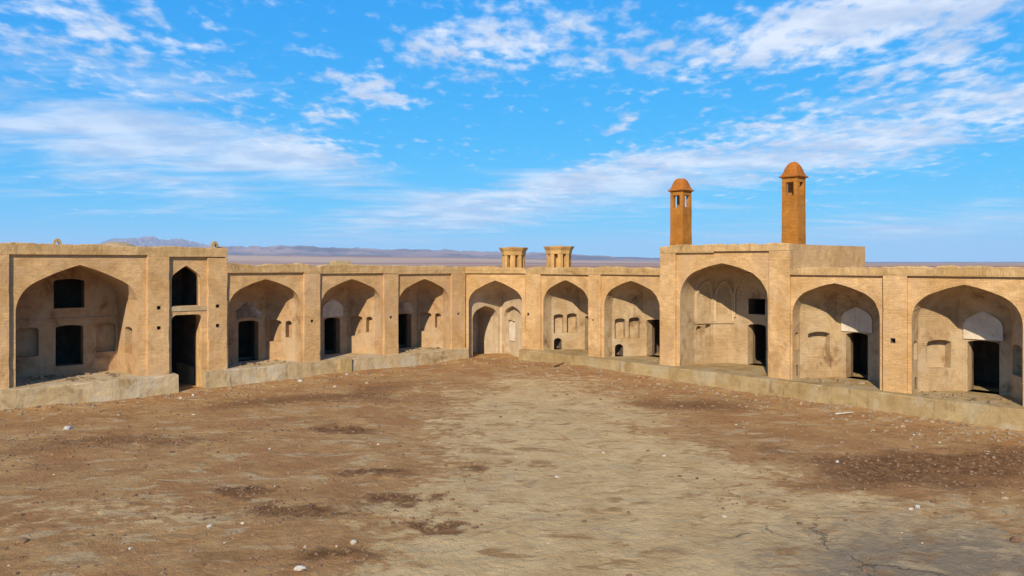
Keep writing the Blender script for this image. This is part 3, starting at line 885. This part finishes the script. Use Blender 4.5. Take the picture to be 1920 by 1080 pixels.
# ================================================================== ground
def g2(px, py):                      # where the sight line through a photo point meets the ground
    Y = EYE * 1450 / (py - 492.5); return ((px - 960) / 1450 * Y, Y)
def ell(X, Y, c, rx, ry, rot=0.0):
    ca, sa = math.cos(rot), math.sin(rot); dx_, dy_ = X - c[0], Y - c[1]
    p = (dx_ * ca + dy_ * sa) / rx; q = (-dx_ * sa + dy_ * ca) / ry
    return np.exp(-(p * p + q * q))
def ground_masks(X, Y):
    w1 = fbm(X * .35 + 3, Y * .35 + 8, 5) - .5; w2 = fbm(X * .35 + 40, Y * .35 + 2, 5) - .5
    Xw, Yw = X + w1 * 5.0, Y + w2 * 5.0
    w3 = fbm(X * 1.6 + 13, Y * 1.6 + 4, 4, .6) - .5; w4 = fbm(X * 1.6 + 70, Y * 1.6 + 22, 4, .6) - .5
    pale = 1.15 * ell(Xw, Yw, g2(1030, 770), 3.8, 9) + 1.15 * ell(Xw, Yw, g2(1150, 950), 4.6, 6.5) + .9 * ell(Xw, Yw, g2(1400, 1060), 4.5, 3.2)
    pale += .95 * ell(Xw, Yw, g2(1720, 1030), 5.5, 2.6) + .55 * ell(Xw, Yw, g2(950, 1060), 2.4, 2.0) + .45 * ell(Xw, Yw, g2(300, 960), 5, 1.6)
    dark = .95 * ell(Xw, Yw, g2(1640, 885), 4.6, 2.4, .35) + .8 * ell(Xw, Yw, g2(1300, 760), 3.6, 3.0, -.5) + .6 * ell(Xw, Yw, g2(1850, 860), 4, 3)
    dark += .75 * ell(Xw, Yw, g2(200, 830), 6.0, 2.4, .3) + .7 * ell(Xw, Yw, g2(500, 750), 6.0, 2.4, .4) + .45 * ell(Xw, Yw, g2(760, 740), 4, 4) + .5 * ell(Xw, Yw, g2(600, 960), 5.0, 1.6)
    for (px, py, rx, ry) in ((455, 927, 1.0, .45), (540, 960, 1.0, .45), (757, 938, .8, .4), (620, 1042, 1.0, .45), (690, 885, 1.3, .5), (640, 805, 1.2, .6), (885, 880, .7, .5), (810, 990, .7, .35)):
        dark += 1.0 * ell(X + w3 * 1.8, Y + w4 * 1.8, g2(px, py), rx * 1.1, ry * 1.2)
    return np.clip(pale, 0, 1.2), np.clip(dark, 0, 1.2)
def ground_height(X, Y):
    pale, dark = ground_masks(X, Y)
    base = (fbm(X * .12, Y * .12, 3) - .5) * .16
    rough = np.clip(.35 + dark - .6 * pale, .10, 1.2)
    lump = (fbm(X * 1.1 + 5, Y * 1.1, 4, .6) - .5) * .13 * rough + (fbm(X * 4.3, Y * 4.3 + 7, 3, .6) - .5) * .085 * rough
    bank = .22 * ell(X, Y, (5.0, 43.5), 6, 5) + .10 * ell(X, Y, (-1, 48), 4, 4) - .12 * ell(X, Y, (-17, 36), 5, 6)
    sL = -((X - CL.x) * -DL.y + (Y - CL.y) * DL.x); sR = -((X - CR.x) * -DR.y + (Y - CR.y) * DR.x)
    drift = (.05 + .20 * np.clip(fbm(X * .5 + 60, Y * .5, 4) - .32, 0, 1)) * (np.exp(-np.clip(sL - .4, 0, 50) / .55) + np.exp(-np.clip(sR - .5, 0, 50) / .7))
    return base + lump + bank + drift
NX, NY = 330, 400
u = np.linspace(-1, 1, NX); v = np.linspace(0, 1, NY)
yy = 3.0 + 53.0 * v ** 1.25
Xg = np.zeros((NY, NX)); Yg = np.zeros((NY, NX))
for j in range(NY):
    Xg[j] = u * (10 + yy[j] * .72); Yg[j] = yy[j]
Zg = ground_height(Xg, Yg)
pm, dm_ = ground_masks(Xg, Yg)
verts = np.stack([Xg, Yg, Zg], -1).reshape(-1, 3)
idx = np.arange(NX * NY).reshape(NY, NX)
faces = np.stack([idx[:-1, :-1], idx[:-1, 1:], idx[1:, 1:], idx[1:, :-1]], -1).reshape(-1, 4)
me = bpy.data.meshes.new('courtyard_ground')
me.from_pydata(verts.tolist(), [], faces.tolist())
for nm, arr in (('crust', pm), ('soil', dm_)):
    at = me.attributes.new(nm, 'FLOAT', 'POINT'); at.data.foreach_set('value', arr.reshape(-1).astype(np.float32))
me.polygons.foreach_set('use_smooth', np.ones(len(me.polygons), bool))
m, t, b = new_mat('courtyard_soil')
pos = t.new('ShaderNodeNewGeometry').outputs['Position']
crust = t.new('ShaderNodeAttribute', attribute_name='crust').outputs['Fac']
soil = t.new('ShaderNodeAttribute', attribute_name='soil').outputs['Fac']
nA = t.noise(pos, 0.8, 8, .65, .4); nB = t.noise(t.mapping(pos, loc=(9, 2, 0)), 3.2, 8, .7, .5); nC = t.noise(pos, 26, 4, .7)
nD = t.noise(t.mapping(pos, loc=(4, 14, 0)), 0.35, 6, .6, .3)
base = t.mix(t.smooth(nA, .32, .68), (0.342, 0.172, 0.060), (0.446, 0.258, 0.100))
base = t.mix(t.smooth(nD, .45, .62, 0, .6), base, (0.306, 0.137, 0.048))
nE = t.noise(t.mapping(pos, loc=(31, 7, 0), scale=(1, 1.5, 1)), 1.7, 7, .62, .8)
ck = t.smooth(t.m('ADD', crust, t.m('ADD', t.m('MULTIPLY', t.m('SUBTRACT', nB, .5), .9), t.m('MULTIPLY', t.m('SUBTRACT', nE, .5), 1.6))), .30, .64)
pc = t.mix(t.smooth(nA, .35, .65), (0.482, 0.308, 0.129), (0.590, 0.398, 0.183))
# the crust turns to grey cement at near right, its colour darkened for shade
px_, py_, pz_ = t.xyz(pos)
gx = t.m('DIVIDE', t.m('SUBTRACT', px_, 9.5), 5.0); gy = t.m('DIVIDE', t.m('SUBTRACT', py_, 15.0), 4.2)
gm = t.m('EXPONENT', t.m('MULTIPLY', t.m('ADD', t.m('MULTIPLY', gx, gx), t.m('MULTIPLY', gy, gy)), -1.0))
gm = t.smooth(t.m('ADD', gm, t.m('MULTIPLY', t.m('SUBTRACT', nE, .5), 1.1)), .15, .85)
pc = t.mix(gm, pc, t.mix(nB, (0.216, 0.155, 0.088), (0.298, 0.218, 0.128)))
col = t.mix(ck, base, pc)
pal2 = t.smooth(t.noise(t.mapping(pos, loc=(20, 5, 0), scale=(.8, 1.6, 1)), .9, 6, .6, .6), .55, .63, 0, .7)
col = t.mix(pal2, col, (0.467, 0.329, 0.165))
dst = t.smooth(t.noise(t.mapping(pos, loc=(2, 50, 0), scale=(.7, 1.3, 1)), 1.1, 7, .65, 1.0), .52, .66, 0, .75)
col = t.mix(dst, col, t.mix(nB, (0.208, 0.096, 0.032), (0.344, 0.187, 0.069)))
sk = t.smooth(t.m('ADD', soil, t.m('MULTIPLY', t.m('SUBTRACT', nB, .5), 1.4)), .40, .82)
sc_ = t.mix(t.smooth(nB, .4, .62), (0.122, 0.051, 0.018), (0.240, 0.118, 0.044))
col = t.mix(t.m('MULTIPLY', sk, .92), col, sc_)
# dry cracks in the crust
vo = t.new('ShaderNodeTexVoronoi', feature='DISTANCE_TO_EDGE'); 
wv = t.new('ShaderNodeVectorMath', operation='MULTIPLY_ADD')
t.l.new(t.noise(pos, 1.2, 5, .65, out=1), wv.inputs[0]); wv.inputs[1].default_value = (1.3, 1.3, 0); t.l.new(pos, wv.inputs[2])
t.l.new(t.mapping(wv.outputs[0], scale=(1, 1, 0)), vo.inputs['Vector']); vo.inputs['Scale'].default_value = .26
crk = t.m('MULTIPLY', t.smooth(vo.outputs['Distance'], .0015, .008, 1, 0), t.m('MULTIPLY', t.smooth(ck, .4, .9), t.m('MULTIPLY', t.smooth(gm, .0, .5, .10, 1.0), t.smooth(nA, .36, .48))))
col = t.mix(t.m('MULTIPLY', crk, .55), col, (0.10, 0.075, 0.05))
hs = t.new('ShaderNodeHueSaturation'); t.put(hs.inputs['Color'], col)
t.put(hs.inputs['Value'], t.m('ADD', t.m('ADD', .62, t.m('MULTIPLY', nC, .5)), t.m('MULTIPLY', nB, .26)))
t.put(b.inputs['Base Color'], hs.outputs[0])
hgt = t.m('SUBTRACT', t.m('ADD', t.m('MULTIPLY', nB, 2.2), t.m('MULTIPLY', nC, .45)), t.m('MULTIPLY', crk, 1.0))
bump(t, b, hgt, .95, .06)
me.materials.append(m)
gro = bpy.data.objects.new('courtyard_ground', me); COL.objects.link(gro); gro['kind'] = 'structure'

# ------------------------------------------------------------------ desert plain, hills, mountain
m, t, b = new_mat('desert')
pos = t.new('ShaderNodeNewGeometry').outputs['Position']
pm_ = t.mapping(pos, scale=(.00022, .0011, .001))
na = t.noise(pm_, 1.0, 6, .6); nb = t.noise(t.mapping(pos, scale=(.0006, .002, .001)), 1.0, 6, .65)
c = t.mix(t.smooth(na, .40, .60), (0.46, 0.29, 0.17), (0.27, 0.125, 0.085))
c = t.mix(t.smooth(nb, .45, .7, 0, .7), c, (0.46, 0.34, 0.23))
t.put(b.inputs['Base Color'], c)
ring_r = [8, 60, 150, 400, 900, 1800, 3200, 5000, 8000, 13000, 20000, 26000]
v = []; f = []; NA = 72
for r_ in ring_r:
    for k in range(NA):
        a = 2 * math.pi * k / NA; v.append((r_ * math.sin(a), r_ * math.cos(a), -.45))
for i in range(len(ring_r) - 1):
    for k in range(NA): f.append((i * NA + k, (i + 1) * NA + k, (i + 1) * NA + (k + 1) % NA, i * NA + (k + 1) % NA))
f.append(tuple(range(NA)))
o = mesh_obj('desert_plain', v, [tuple(q[::-1]) for q in f[:-1]] + [f[-1][::-1]], 'desert', uv=False); o['kind'] = 'structure'

m, t, b = new_mat('hill_rock')
pos = t.new('ShaderNodeNewGeometry').outputs['Position']
na = t.noise(t.mapping(pos, scale=(.0009, .0009, .004)), 1.0, 7, .65)
c = t.mix(t.smooth(na, .38, .62), (0.08, 0.07, 0.085), (0.30, 0.20, 0.165))
t.put(b.inputs['Base Color'], c)
def range_mesh(name, px0, px1, prof, d0, d1, nx, ny, seed, rough, tall=.80):
    """a band of hills: crest heights read against the horizon (photo points) at the middle distance"""
    X = np.zeros((ny, nx)); Y = np.zeros((ny, nx)); Z = np.zeros((ny, nx))
    pxs = np.linspace(px0, px1, nx); dmid = .5 * (d0 + d1)
    crest = np.interp(pxs, [p[0] for p in prof], [max(0, 492.5 - p[1]) for p in prof]) / 1450 * dmid
    for j in range(ny):
        k = j / (ny - 1); d = d0 + (d1 - d0) * k
        X[j] = (pxs - 960) / 1450 * d; Y[j] = d
        env = math.sin(math.pi * k) ** 1.2
        n_ = fbm(X[j] / (dmid * .02) + seed, Y[j] / (dmid * .03) + seed, 6, .55)
        rid = 1 - np.abs(fbm(X[j] / (dmid * .012) + seed * 2, Y[j] / (dmid * .02), 5, .55) * 2 - 1)
        Z[j] = crest * tall * env * (1 - rough + rough * (0.9 * n_ + 0.9 * rid)) + (-3 if j in (0, ny - 1) else 0)
    vv = np.stack([X, Y, Z], -1).reshape(-1, 3); id_ = np.arange(nx * ny).reshape(ny, nx)
    ff = np.stack([id_[:-1, :-1], id_[:-1, 1:], id_[1:, 1:], id_[1:, :-1]], -1).reshape(-1, 4)
    o = mesh_obj(name, vv.tolist(), ff.tolist(), 'hill_rock', uv=False); o['kind'] = 'structure'
    return o
range_mesh('hills', -900, 2900, [(-900, 470), (0, 466), (430, 458), (560, 458), (700, 463), (860, 467), (1000, 471), (1120, 477), (1230, 482), (1320, 487), (1500, 489.5), (1700, 490), (2000, 489.5), (2900, 486)], 9000, 15000, 420, 34, 5.0, .42)
lh = range_mesh('low_hills', -600, 1500, [(-600, 481), (0, 479), (430, 474), (700, 477), (900, 480), (1100, 485), (1250, 489), (1500, 492)], 4200, 8200, 300, 26, 12.0, .16)
lh.data.materials[0] = MATS['desert']
range_mesh('mountain', 120, 520, [(120, 470), (175, 462), (205, 448), (245, 443), (290, 443), (330, 450), (375, 455), (430, 463), (520, 474)], 16500, 20500, 160, 30, 21.0, .36, .92)

# ================================================================== stones, clods, litter
def rock_mesh(name, mat, seed, sub=1, flat=.6):
    r_ = random.Random(seed); bm = bmesh.new(); bmesh.ops.create_icosphere(bm, subdivisions=sub, radius=1)
    sx, sy = r_.uniform(.8, 1.2), r_.uniform(.6, 1.0)
    for q in bm.verts:
        k = 1 + r_.uniform(-.22, .22); q.co = Vector((q.co.x * sx * k, q.co.y * sy * k, q.co.z * flat * k))
    me = bpy.data.meshes.new(name); bm.to_mesh(me); bm.free(); me.materials.append(MATS[mat]); return me
def flat_mat(name, c1, c2, scale=9):
    m, t, b = new_mat(name)
    inf = t.new('ShaderNodeObjectInfo').outputs['Random']; pos = t.new('ShaderNodeNewGeometry').outputs['Position']
    n_ = t.noise(pos, scale, 5, .65)
    t.put(b.inputs['Base Color'], t.mix(t.smooth(n_, .3, .7), c1, c2)); bump(t, b, n_, .6, .02)
flat_mat('pale_stone', (0.36, 0.29, 0.20), (0.55, 0.47, 0.36), 6)
flat_mat('white_stone', (0.38, 0.33, 0.26), (0.56, 0.51, 0.44), 6)
flat_mat('clod', (0.11, 0.060, 0.032), (0.25, 0.150, 0.080), 4)
flat_mat('stone_mix', (0.16, 0.10, 0.055), (0.36, 0.265, 0.165), 1.7)
flat_mat('dry_stalk', (0.13, 0.07, 0.03), (0.25, 0.145, 0.06), 3)
def gz(x, y): return float(ground_height(np.array([x]), np.array([y]))[0])

def scatter(name, label, cat, mat, n, dens, smin, smax, seed, flat=.55):
    """many small pieces joined in one mesh"""
    r_ = np.random.default_rng(seed); pr = []
    while len(pr) < n:
        Yc = 13.5 + 36 * r_.random(4000) ** 1.15; Xc = (r_.random(4000) * 2 - 1) * .70 * Yc
        ok = r_.random(4000) < dens(Xc, Yc)
        # stay in the courtyard
        sL = (Xc - CL.x) * -DL.y + (Yc - CL.y) * DL.x; sR = (Xc - CR.x) * -DR.y + (Yc - CR.y) * DR.x
        ok &= (sL < -.55) & (sR < -.65)
        pr += list(zip(Xc[ok], Yc[ok]))
    pr = np.array(pr[:n]); Z = ground_height(pr[:, 0], pr[:, 1])
    protos = []
    for k in range(8):
        me_ = rock_mesh('p', mat, seed * 50 + k, 1, flat)
        vv = np.array([q.co[:] for q in me_.vertices]); ff = np.array([p.vertices[:] for p in me_.polygons]); protos.append((vv, ff)); bpy.data.meshes.remove(me_)
    V = []; F = []; k0 = 0
    for i in range(n):
        vv, ff = protos[i % 8]; s_ = smin + (smax - smin) * r_.random() ** 4; a = r_.random() * 6.28
        ca, sa = math.cos(a), math.sin(a)
        w = np.stack([(vv[:, 0] * ca - vv[:, 1] * sa) * s_ + pr[i, 0], (vv[:, 0] * sa + vv[:, 1] * ca) * s_ + pr[i, 1], vv[:, 2] * s_ + Z[i] + s_ * .05], -1)
        V.append(w); F.append(ff + k0); k0 += len(vv)
    o = mesh_obj(name, np.concatenate(V).tolist(), np.concatenate(F).tolist(), mat, uv=False)
    tag(o, label, cat, kind='stuff'); return o
def d_pale(X, Y):
    p, d = ground_masks(X, Y); return np.clip(.30 + .3 * d - .22 * p, .04, 1)
def d_soil(X, Y):
    p, d = ground_masks(X, Y); return np.clip(d ** 1.5 * 1.1 + .07 - .10 * p, .012, 1)
def d_wall(X, Y):
    sL = -((X - CL.x) * -DL.y + (Y - CL.y) * DL.x); sR = -((X - CR.x) * -DR.y + (Y - CR.y) * DR.x)
    return np.clip(np.exp(-(sL - .6) / 1.1) + 1.3 * np.exp(-(sR - .6) / 1.6), 0, 1)
scatter('pebbles', 'tiny pale pebbles strewn over the courtyard dirt', 'pebbles', 'stone_mix', 3200, d_pale, .010, .05, 3)
scatter('soil_clods', 'crumbly dark brown soil clods in patches on the courtyard', 'soil', 'clod', 4600, d_soil, .015, .095, 4, .5)
scatter('wall_rubble', 'small rubble gathered along the foot of the platforms', 'rubble', 'stone_mix', 2400, d_wall, .018, .13, 5)

protos = {k: [rock_mesh('stone', k, 900 + i, 2, .62) for i in range(4)] for k in ('pale_stone', 'white_stone', 'clod')}
def stone(px, py, size, mat, label, group=None, name='stone', cat='stone'):
    x, y = g2(px, py); me_ = random.choice(protos[mat]); o = bpy.data.objects.new(name, me_); COL.objects.link(o)
    s_ = size * (.42 if py > 1000 else .36); o.scale = (s_, s_, s_); o.location = (x, y, gz(x, y) + s_ * .16); o.rotation_euler = (0, 0, random.random() * 6.28)
    tag(o, label, cat, group); return o
stone(563, 1071, .24, 'white_stone', 'bright white stone at the bottom edge, left of centre')
stone(663, 1022, .22, 'pale_stone', 'cream stone on the dark soil patch above the white stone')
stone(572, 1030, .11, 'pale_stone', 'small pale stone at the left end of the dark soil patch')
stone(127, 804, .42, 'white_stone', 'large white flat stone on brown dirt at the far left')
stone(42, 1020, .30, 'clod', 'dark brown clod alone near the lower left corner', name='clod', cat='clod')
stone(393, 992, .16, 'white_stone', 'white stone left of the pale pebble group in the lower left')
stone(455, 985, .16, 'pale_stone', 'pale stone among crumbs, right of a white stone in the lower left')
stone(338, 742, .28, 'white_stone', 'white stone lying in the tall stair doorway, left one')
stone(363, 738, .30, 'white_stone', 'white stone lying in the tall stair doorway, right one')
stone(350, 757, .25, 'clod', 'dark stone on the dirt just in front of the stair doorway')
stone(563, 716, .42, 'white_stone', 'white stone on the dirt below the first low arch')
stone(650, 705, .30, 'white_stone', 'white stone at the foot of the repaired platform block')
stone(628, 726, .3, 'pale_stone', 'pale stone on dirt below the second low arch')
stone(688, 720, .28, 'pale_stone', 'pale stone right of the one below the second low arch')
stone(1215, 845, .2, 'clod', 'dark stone alone on the pale crust right of centre', name='clod', cat='clod')
stone(1245, 854, .16, 'white_stone', 'white stone on the pale crust right of the dark one')
stone(1044, 892, .18, 'white_stone', 'white stone on the pale crust at the picture centre')
stone(1358, 967, .16, 'white_stone', 'white stone on grey cement near a crack')
stone(1720, 952, .26, 'white_stone', 'white stone at the lower edge of the dark soil on the right')
stone(1708, 955, .2, 'pale_stone', 'pale stone touching the white one below the dark soil on the right')
stone(1570, 866, .22, 'white_stone', 'white stone on the dark soil at right centre')
stone(1040, 743, .3, 'clod', 'left one of two dark clods by the pale crust below the corner', name='clod', cat='clod')
stone(1063, 741, .3, 'clod', 'right one of two dark clods by the pale crust below the corner', name='clod', cat='clod')
stone(1750, 942, .24, 'clod', 'dark flat clod on cement below the dark soil on the right', name='clod', cat='clod')
stone(1905, 1012, .30, 'clod', 'dark clod at the right edge near the bottom corner', name='clod', cat='clod')
for k in range(44):
    while True:
        px, py = random.uniform(10, 1910), random.uniform(720, 1070); x, y = g2(px, py)
        if ((x - CL.x) * -DL.y + (y - CL.y) * DL.x) < -.8 and ((x - CR.x) * -DR.y + (y - CR.y) * DR.x) < -.9 and not (900 < px < 1450 and random.random() < .7): break
    stone(px, py, random.uniform(.06, .11) * (1 if py > 850 else 1.5), 'pale_stone' if k % 3 else 'clod',
          'one of the small scattered pale stones on bare courtyard dirt' if k % 3 else 'one of the small scattered dark clods on bare courtyard dirt',
          'small pale stones scattered over the courtyard' if k % 3 else 'small dark clods scattered over the courtyard', 'stone' if k % 3 else 'clod', 'stone' if k % 3 else 'clod')
# pale stick by the right platform, twigs, floor debris
def stick(p0, p1, r_, mat, name, label, cat, z=None):
    a = Vector((p0[0], p0[1], (gz(*p0) if z is None else z) + r_ + .01)); b_ = Vector((p1[0], p1[1], (gz(*p1) if z is None else z) + r_ + .01))
    mb = MB(); n = 6; prev = None
    for k in range(n + 1):
        c = a.lerp(b_, k / n) + Vector((.03 * nz(k * .9, p0[0]), .03 * nz(k * .7, p0[1]), .012 * abs(nz(k, 4)))); t_ = (b_ - a).normalized(); s1 = t_.cross(Vector((0, 0, 1))).normalized(); s2 = Vector((0, 0, 1))
        rr = r_ * (1 - .4 * k / n); rg = [c + s1 * rr * math.cos(q * 1.047) + s2 * rr * math.sin(q * 1.047) for q in range(6)]
        if prev:
            for q in range(6): mb.quad(prev[q], prev[(q + 1) % 6], rg[(q + 1) % 6], rg[q])
        prev = rg
    o = mb.build(name, mat); tag(o, label, cat); return o
stick(g2(1566, 780), g2(1600, 778), .045, 'pale_stone', 'stick', 'pale bleached stick lying by the right-hand platform', 'stick')
stick(g2(1040, 697), g2(1056, 692), .05, 'clod', 'stick', 'dark stick on the dirt below the platform right of the corner', 'stick')
# dry tufts on the soil patches
def tuft(px, py, rx, ry, n, hgt, label):
    cx, cy = g2(px, py); V = []; F = []
    for k in range(n):
        a = random.random() * 6.28; q = math.sqrt(random.random()); x, y = cx + rx * q * math.cos(a), cy + ry * q * math.sin(a); z = gz(x, y)
        h = .7 * hgt * random.uniform(.2, 1) * (1.1 - .8 * q); w = .010; d = random.random() * 6.28; lean = random.uniform(.8, 2.6) * h
        k0 = len(V); V += [(x - w * math.sin(d), y + w * math.cos(d), z - .01), (x + w * math.sin(d), y - w * math.cos(d), z - .01), (x + lean * math.cos(d), y + lean * math.sin(d), z + h)]
        F.append((k0, k0 + 1, k0 + 2))
    o = mesh_obj('dry_weeds', V, F, 'dry_stalk', uv=False); tag(o, label, 'weeds', 'patches of dry weeds on the courtyard'); return o
tuft(460, 928, .55, .3, 420, .08, 'low brown dry weeds at left of the lower left weed pair')
tuft(540, 960, .55, .3, 420, .08, 'low brown dry weeds at right of the lower left weed pair')
tuft(757, 940, .5, .25, 380, .08, 'low dry weeds left of the pale crust, below centre')
tuft(620, 1042, .75, .35, 650, .08, 'largest patch of dry weeds, next to the cream stone at the bottom')
tuft(800, 990, .5, .25, 200, .07, 'low dry weeds at the lower left border of the pale crust')
tuft(885, 882, .45, .25, 160, .08, 'low dry weeds on the pale crust near the picture centre')
tuft(12, 768, .5, .3, 160, .18, 'green-grey weeds at the platform foot in the far left corner')
# bricks and litter lying on the niche floors
def floor_bits(C, D, s0, s1, d0, d1, n, label):
    V = []; F = []
    for k in range(n):
        x, y = on_wing(C, D, random.uniform(s0, s1), random.uniform(d0, d1)); q = random.uniform(.03, .12); a = random.random() * 3.14
        k0 = len(V)
        for zz in (0, random.uniform(.4, .9)):
            for (ex, ey) in ((-1, -.5), (1, -.6), (.9, .5), (-.8, .6)):
                V.append((x + q * (ex * math.cos(a) - ey * math.sin(a)), y + q * (ex * math.sin(a) + ey * math.cos(a)), FLOOR + .002 + zz * q))
        F += [tuple(k0 + i for i in f_) for f_ in ((4, 5, 6, 7), (0, 1, 5, 4), (1, 2, 6, 5), (2, 3, 7, 6), (3, 0, 4, 7))]
    o = mesh_obj('brick_rubble', V, F, 'stone_mix', uv=False); tag(o, label, 'rubble', kind='stuff')
floor_bits(CL, DL, -23.6, -19.6, .4, 2.9, 60, 'broken brick littering the floor of the wide left arch')
floor_bits(CL, DL, -14.3, -11.5, .3, 1.6, 26, 'broken brick on the floor of the first low arch')
floor_bits(CL, DL, -4.4, -1.6, .3, 1.6, 24, 'broken brick on the floor of the arch next to the corner, left side')
floor_bits(CR, DR, 9.0, 10.0, .9, 1.7, 34, 'heap of broken brick inside the arch left of the towered portal')
floor_bits(CR, DR, 18.0, 20.8, .3, 1.5, 22, 'broken brick on the floor of the arch right of the towered portal')
floor_bits(CR, DR, 22.8, 26.2, -.2, 1.5, 34, 'broken brick on the floor of the rightmost arch')

# ================================================================== air
m = bpy.data.materials.new('haze'); m.use_nodes = True
nt = NT(m.node_tree); nt.n.clear()
ho = nt.new('ShaderNodeOutputMaterial'); pv = nt.new('ShaderNodeVolumePrincipled')
pv.inputs['Color'].default_value = (0.62, 0.80, 1.0, 1)
pv.inputs['Density'].default_value = 0.000040
nt.l.new(pv.outputs[0], ho.inputs['Volume'])
MATS['haze'] = m
mb = MB(); mb.box(-30000, 30000, -30000, 30000, -1.5, 780)
hz = mb.build('haze', 'haze'); hz['kind'] = 'stuff'; tag(hz, 'thin blue desert haze in front of the far hills', 'haze')
